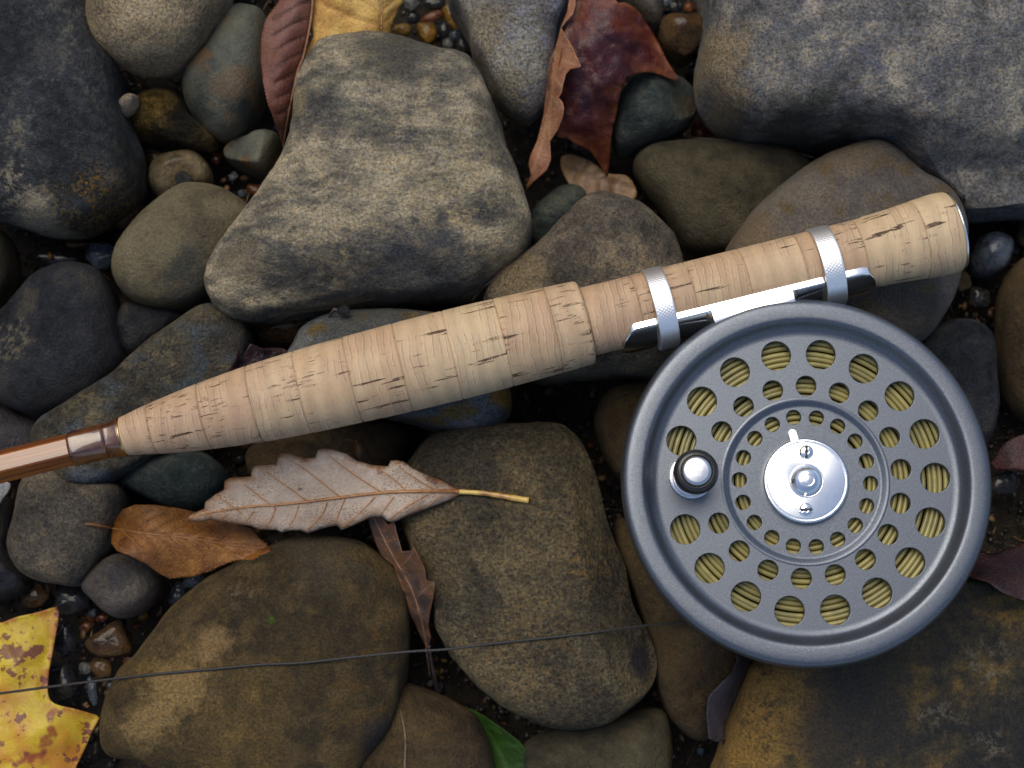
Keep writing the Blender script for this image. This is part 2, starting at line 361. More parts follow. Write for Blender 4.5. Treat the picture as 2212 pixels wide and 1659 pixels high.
stone('teardrop-shaped grey-green stone beside the reddish brown leaf', [(455, 70), (485, 28), (515, 11), (548, 14), (575, 30), (584, 90), (578, 160), (572, 205), (558, 252), (532, 288), (500, 303), (465, 297), (430, 268), (405, 228), (397, 185), (403, 150), (428, 112)], 15, 15, 15, S['greygreen'], e=.85, amp=.35, fine=.06, stains_and_light=[(530, 235, 38, (.03, .04, .036), .75), (505, 180, 45, (.16, .11, .07), .5), (470, 60, 40, (.13, .10, .05), .4)])
stone('gold and black gritty stone below the tan egg-shaped stone', [(270, 258), (276, 235), (298, 208), (333, 191), (368, 187), (395, 205), (418, 255), (470, 300), (468, 320), (440, 325), (400, 319), (350, 310), (298, 297), (276, 280)], 11, 12, 11, S['goldwet'], e=.85, amp=1.0, fine=.3, stains_and_light=[(325, 225, 45, (.34, .25, .11), .8, .8), (300, 275, 30, (.26, .18, .07), .7), (400, 250, 40, (.015, .015, .014), .8)])
stone('small pale oval pebble against the dark boulder', [(243, 246), (258, 218), (278, 206), (297, 208), (297, 225), (277, 248), (256, 253)], 25, 5, 5, S['pale'], n=72, m=20, e=.95, name='pebble', cat='pebble')
stone('angular grey flint-like stone below the teardrop stone', [(484, 325), (506, 308), (532, 294), (566, 290), (598, 296), (609, 315), (598, 345), (580, 379), (560, 380), (520, 362), (490, 347)], 10, 12, 10, S['greygreen'], e=.62, amp=.8, cuts=[(560, 320, 11, 180, .7, 1.2), (575, 345, 10, -60, .9, 1)])
stone('round tan stone with a dark hollow in its middle', [(320, 390), (326, 355), (350, 334), (386, 326), (427, 331), (453, 360), (460, 388), (448, 412), (420, 428), (380, 436), (350, 434), (329, 416)], 8, 9, 8, S['ringtan'], e=.85, amp=.2, sub=[(395, 392, 38, -3.2)], fine=.05)
stone('olive brown stone under the dark boulder, beside the big pale stone', [(246, 590), (252, 540), (288, 482), (340, 432), (392, 401), (432, 397), (482, 410), (530, 440), (552, 468), (540, 515), (505, 562), (470, 622), (430, 655), (380, 670), (320, 666), (270, 636)], 20, 15, 18, S['olive'], e=.7, amp=.4, cuts=[(400, 600, 11, -70, .7, 3)], fine=.08, stains_and_light=[(420, 620, 75, (.035, .04, .036), .8), (270, 620, 40, (.04, .045, .04), .5, .8)])
stone('small brown crystalline stone wedged by the dark boulder', [(245, 482), (259, 448), (288, 432), (305, 444), (302, 466), (281, 492), (259, 496)], 9, 7, 8, S['quartz'], n=80, m=22, e=.7, amp=1.6, fine=.35, name='pebble', cat='pebble')
stone('big pale mottled shield-shaped stone above the cork grip', [(632, 195), (648, 150), (672, 110), (702, 84), (760, 68), (830, 68), (890, 88), (950, 110), (1010, 124), (1036, 150), (1058, 198), (1082, 268), (1102, 330), (1126, 400), (1145, 468), (1144, 520), (1122, 558), (1080, 588), (1040, 625), (1000, 640), (900, 652), (800, 661), (730, 668), (620, 686), (545, 694), (500, 690), (467, 666), (452, 630), (456, 590), (482, 540), (522, 488), (562, 430), (600, 362), (622, 290), (628, 240)], 26, 21, 26, S['big'], e=.56, n=220, m=60, amp=.55, c=(850, 400), cuts=[(700, 572, 18, -84, .95, 1.5), (960, 590, 16.5, -60, 1.0, 1.5), (1062, 330, 18, 14, 1.1, 1.5), (640, 300, 18.5, 158, .75, 2), (820, 105, 18.5, 92, .8, 2.5)], fine=.22, sub=[(523, 642, 9, -1.3), (706, 606, 8, -1.3), (600, 630, 14, -.5), (800, 630, 30, -.7), (930, 560, 40, .5)], stains_and_light=[(960, 300, 170, (.50, .43, .29), .5, .3), (1010, 430, 150, (.48, .42, .28), .7, .2), (760, 480, 150, (.46, .40, .27), .65, .24), (880, 520, 110, (.46, .40, .28), .55, .3), (690, 270, 80, (.055, .057, .06), .6, .2), (790, 330, 60, (.07, .07, .066), .55, .25), (1065, 250, 60, (.07, .068, .06), .6), (840, 95, 110, (.10, .095, .075), .7), (620, 600, 110, (.055, .06, .068), .65, .3), (900, 615, 150, (.05, .058, .07), .75), (520, 560, 60, (.24, .21, .15), .6), (640, 210, 40, (.3, .26, .17), .7)])  # blue shade of the lower face and brighter left rim painted into the colour
stone('pale speckled grey stone with a tapering tip beside the maroon leaf', [(960, -80), (964, 0), (986, 26), (1010, 68), (1023, 115), (1047, 154), (1069, 198), (1097, 235), (1122, 252), (1140, 256), (1154, 248), (1179, 215), (1192, 160), (1212, 63), (1242, 0), (1250, -90), (1100, -130)], 24, 17, 22, S['topgrey'], e=.62, n=160, m=44, amp=.6, c=(1100, 40), cuts=[(1085, 100, 15, 190, .75, 2.5), (1170, 120, 15, -10, .5, 3)], fine=.18, stains_and_light=[(1050, 60, 60, (.20, .17, .10), .5), (1130, 60, 70, (.33, .32, .31), .6, .3), (1190, 40, 26, (.10, .10, .11), .6), (1100, 200, 60, (.24, .21, .13), .5)])
stone('huge blue-grey mottled boulder above the butt of the rod', [(1518, -90), (1519, 0), (1516, 70), (1508, 133), (1510, 190), (1524, 222), (1556, 256), (1586, 278), (1634, 292), (1720, 298), (1800, 296), (1880, 300), (1928, 310), (1972, 345), (2033, 386), (2076, 430), (2096, 456), (2212, 447), (2400, 430), (2480, 200), (2450, -60), (2200, -180), (1800, -170)], 27, 24, 27, S['boulder_blue'], e=.42, n=260, m=80, amp=.4, c=(1960, 100), cuts=[(1700, 252, 23, -86, 1.9, 1.0), (1930, 300, 21.5, -52, .55, 2), (1550, 120, 22.5, 180, .6, 2)], fine=.25, stains_and_light=[(1555, 110, 75, (.30, .245, .155), .7), (1570, 210, 60, (.26, .21, .13), .6), (1740, 28, 26, (.42, .38, .33), .9), (1690, 160, 80, (.26, .24, .19), .55, .3), (1880, 90, 120, (.085, .094, .108), .5, .2), (1960, 250, 130, (.085, .095, .11), .5, .2), (1720, 275, 90, (.035, .042, .034), .85), (1600, 270, 60, (.05, .05, .036), .7), (1850, 290, 60, (.04, .04, .03), .85), (2120, 440, 80, (.06, .06, .056), .6)])  # lower ledge darkened by green-black patches
stone('wide grey-brown stone under the butt of the rod', [(1562, 560), (1600, 492), (1650, 432), (1712, 380), (1780, 335), (1850, 308), (1892, 304), (1930, 320), (1964, 350), (2000, 376), (2042, 398), (2072, 432), (2090, 490), (2086, 560), (2062, 640), (2032, 692), (1990, 736), (1900, 765), (1760, 760), (1640, 700), (1590, 630)], 22, 17, 22, S['brownsmooth'], e=.66, n=170, m=44, amp=.3, cuts=[(1960, 400, 15, 50, .5, 3)], fine=.07, stains_and_light=[(1620, 520, 80, (.15, .11, .065), .6), (1850, 420, 120, (.075, .068, .064), .6, .3), (1830, 320, 60, (.16, .125, .08), .45)])
stone('long dark olive stone between the red leaf and the rod seat', [(1368, 362), (1385, 328), (1440, 312), (1520, 306), (1600, 308), (1680, 318), (1740, 345), (1760, 385), (1710, 430), (1650, 500), (1600, 545), (1540, 548), (1490, 542), (1462, 505), (1430, 455), (1390, 405)], 13, 13, 13, S['olivedark'], e=.7, amp=.3, fine=.06)
stone('grey-green stone under the tip of the maroon leaf', [(1322, 292), (1330, 240), (1345, 195), (1375, 163), (1430, 158), (1475, 170), (1502, 198), (1507, 235), (1492, 268), (1450, 296), (1400, 318), (1350, 332), (1328, 318)], 14, 13, 14, S['greenslate'], e=.68, amp=.5, cuts=[(1450, 230, 11, 10, .9, 1.5), (1390, 290, 11, -70, .8, 2)], stains_and_light=[(1500, 230, 40, (.05, .036, .02), .8)])
stone('brown-grey slab stone under the slim rod seat', [(1043, 645), (1058, 608), (1100, 578), (1152, 536), (1202, 478), (1250, 432), (1292, 414), (1340, 420), (1390, 440), (1432, 480), (1462, 520), (1480, 575), (1492, 650), (1490, 740), (1460, 800), (1420, 811), (1349, 811), (1244, 816), (1170, 821), (1110, 790), (1060, 720)], 22, 18, 22, S['tanbrown'], e=.6, n=170, m=44, amp=.45, cuts=[(1400, 500, 14, 20, .7, 3), (1180, 540, 15, 140, .6, 3)], fine=.18, stains_and_light=[(1120, 590, 70, (.25, .195, .12), .55), (1330, 470, 100, (.09, .085, .075), .5, .3)])
stone('small teal-grey stone tucked under the slab stone and the tan leaf', [(1146, 520), (1146, 470), (1170, 432), (1212, 402), (1260, 405), (1270, 450), (1220, 500), (1175, 535)], 9, 9, 9, S['greenslate'], n=90, m=24, e=.8)
stone('dark slate stone with a pale left rim above the bamboo blank', [(-60, 720), (0, 668), (35, 633), (87, 590), (145, 571), (190, 574), (228, 600), (250, 660), (262, 730), (272, 785), (240, 835), (190, 870), (122, 897), (78, 899), (40, 888), (-10, 865), (-70, 800)], 20, 16, 20, S['slatewet'], e=.66, amp=.4, cuts=[(60, 700, 13.5, 150, .7, 2.5), (180, 850, 13, -70, .6, 3)], fine=.12, stains_and_light=[(15, 740, 60, (.21, .19, .14), .75, .6), (60, 640, 40, (.12, .11, .085), .5), (200, 700, 70, (.02, .021, .026), .6)])
stone('long diagonal weathered stone under the bamboo blank', [(72, 955), (84, 924), (115, 902), (175, 860), (245, 806), (300, 770), (350, 730), (402, 697), (446, 668), (474, 664), (510, 682), (536, 708), (545, 740), (525, 800), (440, 900), (345, 985), (297, 1018), (252, 1040), (210, 1060), (168, 1064), (134, 1052), (112, 1015), (86, 985)], 19, 17, 19, S['diag'], e=.62, n=170, m=44, amp=.5, c=(300, 860), cuts=[(330, 800, 15, -45, .5, 2), (190, 1020, 13, -70, .9, 2)], fine=.2, stains_and_light=[(330, 760, 80, (.25, .21, .135), .6, .5), (200, 900, 70, (.22, .18, .11), .5, .5), (190, 1045, 50, (.17, .19, .2), .8), (500, 720, 40, (.05, .045, .04), .6)])
stone('small dark wet stone between the olive stone and the diagonal stone', [(248, 703), (258, 668), (276, 652), (315, 660), (367, 672), (402, 690), (360, 735), (300, 776), (278, 776), (264, 760), (250, 724)], 13, 11, 13, S['slatewet'], n=100, m=26, e=.75, amp=.8, fine=.2)
stone('rust brown pebble under the lower tip of the pale shield-shaped stone', [(543, 696), (580, 682), (640, 680), (690, 690), (690, 720), (645, 746), (600, 746), (556, 736)], 9, 9, 9, S['brownwet'], n=90, m=24, e=.75, amp=.6, name='pebble', cat='pebble')
stone('grey stone with a blue-grey end showing on both sides of the cork grip', [(618, 790), (632, 748), (652, 712), (702, 684), (760, 671), (850, 667), (950, 680), (1030, 705), (1080, 780), (1103, 850), (1104, 893), (1086, 917), (1062, 932), (1027, 940), (978, 937), (936, 928), (880, 910), (780, 890), (670, 850)], 21, 17, 21, S['bluegrey'], e=.66, n=150, m=40, amp=.35, stains_and_light=[(1085, 850, 34, (.27, .16, .035), .85), (800, 690, 120, (.055, .055, .048), .7)])
stone('dark green stone below the bamboo winding', [(259, 1045), (290, 1005), (340, 980), (420, 972), (465, 994), (486, 1024), (487, 1056), (456, 1087), (420, 1100), (367, 1096), (315, 1076), (272, 1056)], 15, 10, 15, S['greenslate'], e=.7, n=110, m=30)
stone('dark brown stone in shade between the cork grip and the pale oak leaf', [(530, 985), (560, 955), (640, 930), (740, 915), (840, 915), (890, 945), (860, 1000), (760, 1060), (640, 1080), (550, 1040)], 8, 8, 8, S['browndark'], n=110, m=28)
stone('grey-brown stone with a crease beside the orange leaf', [(20, 1180), (28, 1130), (36, 1085), (50, 1040), (80, 1000), (120, 1000), (190, 1040), (262, 1050), (268, 1100), (252, 1140), (236, 1182), (212, 1216), (184, 1250), (160, 1268), (118, 1262), (70, 1250), (38, 1222)], 18, 15, 18, S['tanbrown'], e=.68, amp=.5, sub=[(150, 1160, 30, -1.1), (160, 1110, 26, -.9)], fine=.14)
stone('dark grey stone tucked below the orange leaf', [(178, 1272), (184, 1246), (210, 1218), (246, 1197), (284, 1198), (328, 1218), (350, 1256), (338, 1297), (308, 1324), (266, 1336), (231, 1324), (202, 1302)], 14, 12, 14, S['brownsmooth'], n=110, m=30, e=.78, amp=.4, stains_and_light=[(265, 1250, 45, (.03, .03, .036), .75)])
stone('large rusty brown stone crossed by the braided line', [(216, 1570), (226, 1515), (258, 1447), (296, 1408), (332, 1358), (367, 1312), (413, 1272), (456, 1241), (504, 1217), (560, 1192), (623, 1165), (690, 1158), (770, 1168), (817, 1198), (858, 1232), (876, 1270), (884, 1323), (882, 1393), (874, 1463), (862, 1535), (834, 1590), (790, 1645), (740, 1710), (590, 1740), (420, 1710), (332, 1662), (292, 1645), (245, 1636), (222, 1612)], 21, 16, 21, S['brownbig'], e=.6, n=200, m=54, amp=.4, c=(560, 1440), cuts=[(790, 1330, 14.5, 10, .5, 3), (400, 1330, 14.5, 135, .4, 3)], fine=.16, stains_and_light=[(320, 1560, 62, (.30, .22, .12), .75), (395, 1480, 60, (.31, .225, .12), .75), (400, 1500, 110, (.26, .19, .10), .6, .3), (470, 1390, 42, (.29, .21, .12), .7), (380, 1400, 60, (.2, .145, .08), .6, .4), (520, 1290, 34, (.19, .155, .11), .6, .6), (830, 1400, 80, (.14, .085, .032), .55, .3), (760, 1540, 100, (.12, .075, .03), .5, .3), (590, 1338, 13, (.07, .12, .016), .85), (820, 1610, 60, (.025, .022, .022), .85), (700, 1190, 90, (.07, .062, .045), .6)])
stone('large coarse grey-brown block-shaped stone under the leaf stalk', [(868, 1050), (880, 1005), (925, 948), (966, 931), (1016, 918), (1069, 913), (1139, 914), (1190, 914), (1224, 924), (1254, 955), (1280, 1002), (1300, 1060), (1312, 1123), (1328, 1169), (1352, 1230), (1366, 1300), (1386, 1345), (1406, 1378), (1417, 1428), (1404, 1482), (1366, 1524), (1314, 1560), (1261, 1575), (1215, 1576), (1172, 1568), (1104, 1536), (1051, 1498), (1006, 1456), (964, 1403), (942, 1358), (930, 1300), (912, 1246), (888, 1186), (868, 1120)], 21, 16, 21, S['block'], e=.55, n=220, m=58, amp=.4, c=(1130, 1240), cuts=[(1300, 1330, 13.5, 12, 1.2, 1.0), (1000, 1060, 14, 140, .35, 3), (1100, 1500, 13.5, -110, .5, 3)], fine=.22, stains_and_light=[(1270, 1210, 70, (.25, .18, .09), .6, .6), (1150, 1400, 120, (.23, .165, .085), .5, .5), (1385, 1430, 36, (.018, .018, .024), .85), (950, 1230, 70, (.17, .135, .08), .5), (1000, 1020, 80, (.075, .066, .055), .6), (1180, 1490, 40, (.05, .043, .034), .6, .4)])
stone('dark brown stone at the lower edge behind the green leaf', [(770, 1640), (810, 1570), (840, 1510), (876, 1476), (930, 1494), (992, 1522), (1030, 1549), (1050, 1587), (1063, 1631), (1066, 1700), (1000, 1780), (860, 1790), (780, 1720)], 15, 13, 15, S['browndark'], e=.7, n=120, m=32)
stone('dark olive stone below the coarse block-shaped stone', [(1128, 1625), (1165, 1585), (1220, 1550), (1330, 1540), (1420, 1530), (1448, 1570), (1450, 1660), (1400, 1750), (1260, 1780), (1150, 1750)], 13, 12, 13, S['olivedark'], e=.75, n=120, m=32)
stone('dark brown stone half hidden under the lower rim of the reel', [(1325, 1130), (1350, 1120), (1420, 1180), (1520, 1280), (1600, 1380), (1600, 1430), (1570, 1490), (1545, 1545), (1528, 1600), (1485, 1592), (1442, 1545), (1416, 1480), (1398, 1380), (1370, 1290), (1334, 1200)], 14, 13, 14, S['browndark'], e=.7, n=130, m=34)
stone('large golden-stained boulder below the reel', [(1556, 1625), (1585, 1535), (1616, 1450), (1700, 1360), (1800, 1310), (1900, 1260), (2010, 1240), (2103, 1246), (2160, 1268), (2212, 1295), (2330, 1370), (2380, 1550), (2300, 1760), (1900, 1860), (1620, 1820), (1535, 1720)], 22, 14, 22, S['golden'], e=.55, n=200, m=54, amp=.35, cuts=[(1850, 1520, 13, 25, .18, 3)], fine=.16, stains_and_light=[(1700, 1490, 110, (.28, .195, .09), .92), (1620, 1610, 110, (.27, .185, .085), .92), (1640, 1560, 70, (.035, .03, .024), .75, .7), (1660, 1440, 40, (.03, .026, .02), .7, .4), (1850, 1540, 170, (.03, .029, .027), .85), (2150, 1430, 60, (.2, .175, .13), .7, .35), (2020, 1540, 60, (.17, .15, .115), .7, .35), (2150, 1620, 50, (.2, .18, .14), .6, .35), (1900, 1350, 120, (.06, .05, .03), .6)])
stone('brown stone peeking out above the reel handle', [(1283, 910), (1294, 868), (1314, 842), (1352, 829), (1420, 828), (1470, 880), (1480, 960), (1450, 1030), (1405, 1065), (1345, 1045), (1312, 1003), (1293, 955)], 14, 14, 14, S['browndark'], e=.75, n=120, m=32)
stone('dark grey wet stone beside the upper rim of the reel', [(1965, 760), (2005, 712), (2055, 688), (2100, 688), (2138, 720), (2152, 790), (2148, 890), (2120, 970), (2060, 960), (1990, 860)], 12, 14, 12, S['slatewet'], e=.75, n=120, m=32, amp=.7)
stone('dark brown slab stone in shade near the blue wet pebble', [(2162, 660), (2176, 600), (2200, 560), (2260, 540), (2330, 640), (2320, 860), (2240, 910), (2190, 880), (2162, 790)], 13, 13, 13, S['browndark'], e=.6, n=100, m=28)
stone('dark mossy stone above the dark slate stone', [(-80, 520), (-20, 492), (18, 510), (34, 560), (29, 618), (4, 660), (-60, 680), (-100, 600)], 14, 13, 14, S['olivedark'], e=.75, n=90, m=26)
stone('flat purple-grey stone under the bamboo blank', [(-60, 890), (0, 876), (48, 898), (92, 920), (90, 955), (62, 985), (20, 1010), (-60, 1020), (-100, 950)], 13, 7, 13, S['purplegrey'], e=.55, n=90, m=26)
stone('dark green-black stone below the pale leaf scrap', [(-60, 1080), (0, 1065), (28, 1090), (30, 1140), (24, 1190), (40, 1230), (70, 1262), (40, 1290), (-40, 1290), (-100, 1180)], 10, 9, 10, S['blackwet'], n=100, m=26, amp=.8)
stone('grey-brown stone behind the maroon leaf at the upper edge', [(1330, -40), (1350, 10), (1376, 40), (1402, 62), (1420, 66), (1430, 40), (1428, -40), (1380, -70)], 13, 11, 13, S['brownsmooth'], n=90, m=26)
stone('glossy brown wet stone beside the blue-grey boulder', [(1418, 70), (1432, 45), (1470, 35), (1514, 38), (1530, 80), (1505, 118), (1470, 134), (1435, 112)], 11, 11, 11, S['brownwet'], n=100, m=28, e=.7, cuts=[(1470, 80, 9, -80, 1.1, 1)])
stone('blue-grey wet pebble beside the butt of the rod', [(2098, 560), (2112, 520), (2142, 500), (2174, 508), (2190, 525), (2186, 555), (2160, 590), (2128, 600), (2108, 590)], 9, 9, 9, S['bluewet'], n=90, m=26, e=.7, amp=.8, name='pebble', cat='pebble')
# ------------------------------------------------------------------ pebbles in the gaps
NBIG = len(OUTLINES)
def blob(px, py, rx, ry, rot, irr=.16, n=11):
    a = np.arange(n)*2*math.pi/n; r = 1+RNG.uniform(-irr, irr, n); c, s = math.cos(math.radians(rot)), math.sin(math.radians(rot))
    x, y = rx*r*np.cos(a), ry*r*np.sin(a)
    return [(px+x[i]*c+y[i]*s, py-x[i]*s+y[i]*c) for i in range(n)]
GRP = 'wet pebbles in the gaps between the stones'
def pebble(label, px, py, rx, ry, rot, z, mk, e=.8, amp=.8, pts=None, hz=None):
    h = hz or min(rx, ry)*.085
    return stone(label, pts or blob(px, py, rx, ry, rot), z, h, h, S[mk], e=e, n=48, m=14, amp=amp, fine=.06, name='pebble', cat='pebble', group=GRP)
for a in [
    ('brown wet pebble with blue glints beside the tip of the yellow leaf', 72, 1286, 34, 27, 0, 6, 'brownwet'),
    ('dark wet pebble between the yellow leaf and the creased grey-brown stone', 157, 1298, 44, 31, 15, 7, 'blackwet'),
    ('dark upright pebble against the notched edge of the yellow leaf', 141, 1382, 27, 40, 0, 7, 'blackwet'),
    ('small round brown pebble under the square brown pebble', 219, 1443, 24, 23, 0, 5, 'brownwet'),
    ('small grey-brown pebble left of the small round brown pebble', 184, 1445, 15, 14, 0, 5, 'greywet'),
    ('little purple-brown pebble against the rusty brown stone', 276, 1424, 14, 12, 40, 6, 'redwet'),
    ('tiny red pebble under the square brown pebble', 243, 1424, 9, 8, 0, 5, 'redwet'),
    ('green-black wet pebble crossed by the line beside the yellow leaf', 133, 1478, 30, 44, 5, 7, 'blackwet'),
    ('thin slate sliver standing just below the braided line', 200, 1492, 11, 30, 8, 5, 'bluewet'),
    ('small brown pebble just below the line against the rusty brown stone', 238, 1500, 13, 16, 0, 4, 'brownwet'),
    ('blue-grey wet pebble between the orange leaf and the rusty brown stone', 384, 1286, 20, 26, -20, 7, 'bluewet'),
    ('blue flecked pebble right under the orange leaf', 420, 1256, 22, 18, 20, 8, 'bluewet'),
    ('purple-brown grain at the top corner of the square brown pebble', 188, 1353, 12, 11, 0, 4, 'redwet'),
    ('rusty grain between the square brown pebble and the dark grey stone', 220, 1335, 12, 9, 20, 4, 'redwet'),
    ('amber grain beside the dark grey stone under the orange leaf', 309, 1331, 12, 10, 0, 5, 'amberwet'),
    ('brown sliver beside the rusty brown stone', 345, 1318, 8, 18, 0, 5, 'brownwet'),
    ('blue glinting grain under the dark wet pebble', 199, 1325, 11, 9, 30, 4, 'bluewet'),
    ('blue wet pebble under the dark boulder beside the olive stone', 219, 553, 38, 31, -10, 7, 'bluewet'),
    ('long black wet pebble lying under the dark boulder', 112, 556, 58, 19, -4, 5, 'blackwet'),
    ('purple wet pebble at the foot of the dark boulder', 166, 524, 27, 11, 5, 6, 'brownwet'),
    ('small brown pebble behind the crystalline stone', 322, 453, 14, 12, 0, 6, 'brownwet'),
    ('pale grey wet pebble beside the serrated edge of the yellow leaf', 888, 8, 20, 17, -30, 6, 'greywet'),
    ('dark blue-black pebble at the upper edge above the pale shield-shaped stone', 940, 7, 25, 15, 10, 5, 'blackwet'),
    ('slim reddish brown pebble above the amber triangular pebble', 934, 34, 27, 10, 25, 6, 'redwet'),
    ('oval amber pebble next to the pale shield-shaped stone', 868, 66, 24, 13, 12, 6, 'amberwet'),
    ('dark pebble with a bluish top left of the triangular amber pebble', 893, 38, 14, 14, 0, 5, 'blackwet'),
    ('round dark pebble right of the triangular amber pebble', 960, 63, 15, 18, 0, 5, 'blackwet'),
    ('angular blue-grey pebble beside the speckled grey stone', 985, 75, 14, 13, 40, 6, 'bluewet'),
    ('glossy blue-black pebble under the edge of the speckled grey stone', 1001, 96, 16, 18, -20, 6, 'blackwet'),
    ('dull tan pebble half under the speckled grey stone', 978, 30, 22, 38, 15, 4, 'amberwet'),
    ('greenish pebble below the angular blue-grey pebble', 968, 92, 13, 12, 0, 4, 'greywet'),
    ('brown pebble at the upper rim of the round tan stone', 333, 338, 18, 15, 20, 6, 'brownwet'),
    ('pinkish brown pebble between the round tan stone and the flint-like stone', 466, 341, 10, 15, 10, 6, 'redwet'),
    ('pale grain under the flint-like stone', 505, 381, 10, 9, 0, 5, 'greywet'),
    ('red-brown pebble between the olive stone and the big pale stone', 553, 410, 20, 14, -10, 5, 'redwet'),
    ('gold gritty pebble squeezed between the egg-shaped and teardrop stones', 418, 124, 16, 24, 25, 10, 'goldwet'),
    ('teal pebble at the upper edge beside the blue-grey boulder', 1440, 3, 16, 13, 0, 5, 'bluewet'),
    ('dark pebble above the glossy brown stone', 1462, 13, 19, 14, 20, 5, 'blackwet'),
    ('reddish pebble above the glossy brown stone', 1490, 17, 14, 12, -20, 6, 'redwet'),
    ('tiny amber pebble touching the blue-grey boulder', 1509, 15, 8, 8, 0, 9, 'amberwet'),
    ('blue grain in the dark gap below the glossy brown stone', 1498, 149, 9, 8, 0, 4, 'bluewet'),
    ('dark red-brown pebble below the corner of the blue-grey boulder', 1512, 282, 22, 25, 0, 5, 'redwet'),
    ('olive pebble under the butt of the rod', 2078, 606, 22, 24, 0, 7, 'olivedark'),
    ('dark round pebble below the blue-grey wet pebble', 2114, 643, 24, 25, 0, 6, 'blackwet'),
    ('black wet stone under the reddish leaf scrap', 2172, 1042, 36, 25, 10, 6, 'blackwet'),
]: pebble(*a)
pebble('square brown pebble with a bluish lower edge above the line', 0, 0, 45, 40, 0, 8, 'brownwet', e=.6, amp=.5, pts=[(184, 1385), (222, 1358), (264, 1336), (274, 1365), (289, 1404), (276, 1416), (230, 1420), (198, 1412)], hz=4)
pebble('triangular amber pebble in the gravel above the big pale stone', 0, 0, 22, 22, 0, 7, 'amberwet', e=.7, amp=.3, pts=[(897, 56), (926, 47), (939, 52), (945, 74), (938, 91), (924, 97), (911, 88)], hz=2.4)
pebble('small dark pebble lying in the hollow of the round tan stone', 0, 0, 20, 20, 0, 14.6, 'slatewet', pts=blob(396, 390, 19, 21, 20, .1), hz=1.9)
pebble('golden grain on the long black wet pebble', 0, 0, 6, 7, 0, 6.9, 'amberwet', pts=blob(109, 553, 6, 9, 10, .1), hz=.8)

def inside(poly, x, y):
    r = np.zeros(np.shape(x), bool); px, py = poly[:, 0], poly[:, 1]; qx, qy = np.roll(px, 1), np.roll(py, 1)
    for a, b, c, d in zip(px, py, qx, qy):
        if b != d: r ^= ((b > y) != (d > y)) & (x < (c-a)*(y-b)/(d-b)+a)
    return r
def free(x, y, shrink=.97):
    r = np.ones(np.shape(x), bool)
    for P, z in OUTLINES:
        c = P.mean(0); r &= ~inside(c+(P-c)*shrink, x, y)
    return r
ICO = None
def ico(sub):
    bm = bmesh.new(); bmesh.ops.create_icosphere(bm, subdivisions=sub, radius=1)
    V = np.array([v.co[:] for v in bm.verts]); F = np.array([[v.index for v in f.verts] for f in bm.faces]); bm.free(); return V, F
IV, IF = ico(3)
def pebble_shape():
    s = RNG.uniform(-50, 50, 3); k = np.array([1, RNG.uniform(.65, .95), RNG.uniform(.45, .75)])
    V = IV*(1+.3*fbm(IV*.8+s, 2)[:, None]+.06*fbm(IV*2.5+s, 2)[:, None])*k
    return V
COL = {'blackwet': 'black', 'brownwet': 'brown', 'bluewet': 'blue-grey', 'amberwet': 'amber', 'redwet': 'reddish', 'greywet': 'grey'}
SH = {(k, i): mesh('pebble', pebble_shape(), IF, S[k]) for k in COL for i in range(4)}
def neighbours(px, py):
    """the two stones whose outlines come nearest"""
    d = [(np.min(np.hypot(P[:, 0]-px, P[:, 1]-py)), s) for (P, z), s in zip(OUTLINES[:NBIG], SHORT[:NBIG])]
    d.sort(); return d[0][1], d[1][1]
taken = []; cnt = 0; SCATTER = []
POCKETS = [(940, 40, 90), (230, 1420, 130), (2120, 640, 70), (1480, 60, 60), (480, 370, 90), (130, 540, 110), (560, 410, 60)]
x = RNG.uniform(-10, PW+10, 5200); y = RNG.uniform(-10, PH+10, 5200); ok = free(x, y, 1.0)
for px, py in zip(x[ok], y[ok]):
    r = RNG.uniform(5, 14)
    if any((px-a)**2+(py-b)**2 < (.85*(r+c))**2 for a, b, c in taken): continue
    pk = any(np.hypot(px-a, py-b) < c for a, b, c in POCKETS)
    if not pk and RNG.uniform() < .35: continue
    taken.append((px, py, r)); cnt += 1
    k = str(RNG.choice(list(COL), p=[.40, .27, .15, .06, .08, .04]))
    g = 'between the %s and the %s' % neighbours(px, py)
    z = RNG.uniform(1.0, 3.5) if pk else RNG.uniform(-7, -4)
    o = bpy.data.objects.new('pebble', SH[(k, int(RNG.integers(4)))]); o.location = Vector(at(px, py, z)*MM)
    o.scale = [r*.112]*3; o.rotation_euler = (RNG.uniform(-.5, .5), RNG.uniform(-.5, .5), RNG.uniform(0, 6.28)); link(o); SCATTER.append((o, k, px))
    sz = 'tiny' if r < 9.5 else 'small'
    tag(o, f'{sz} {COL[k]} pebble {g}', 'pebble', f'{sz} {COL[k]} pebbles {g}')
    if cnt >= 210: break
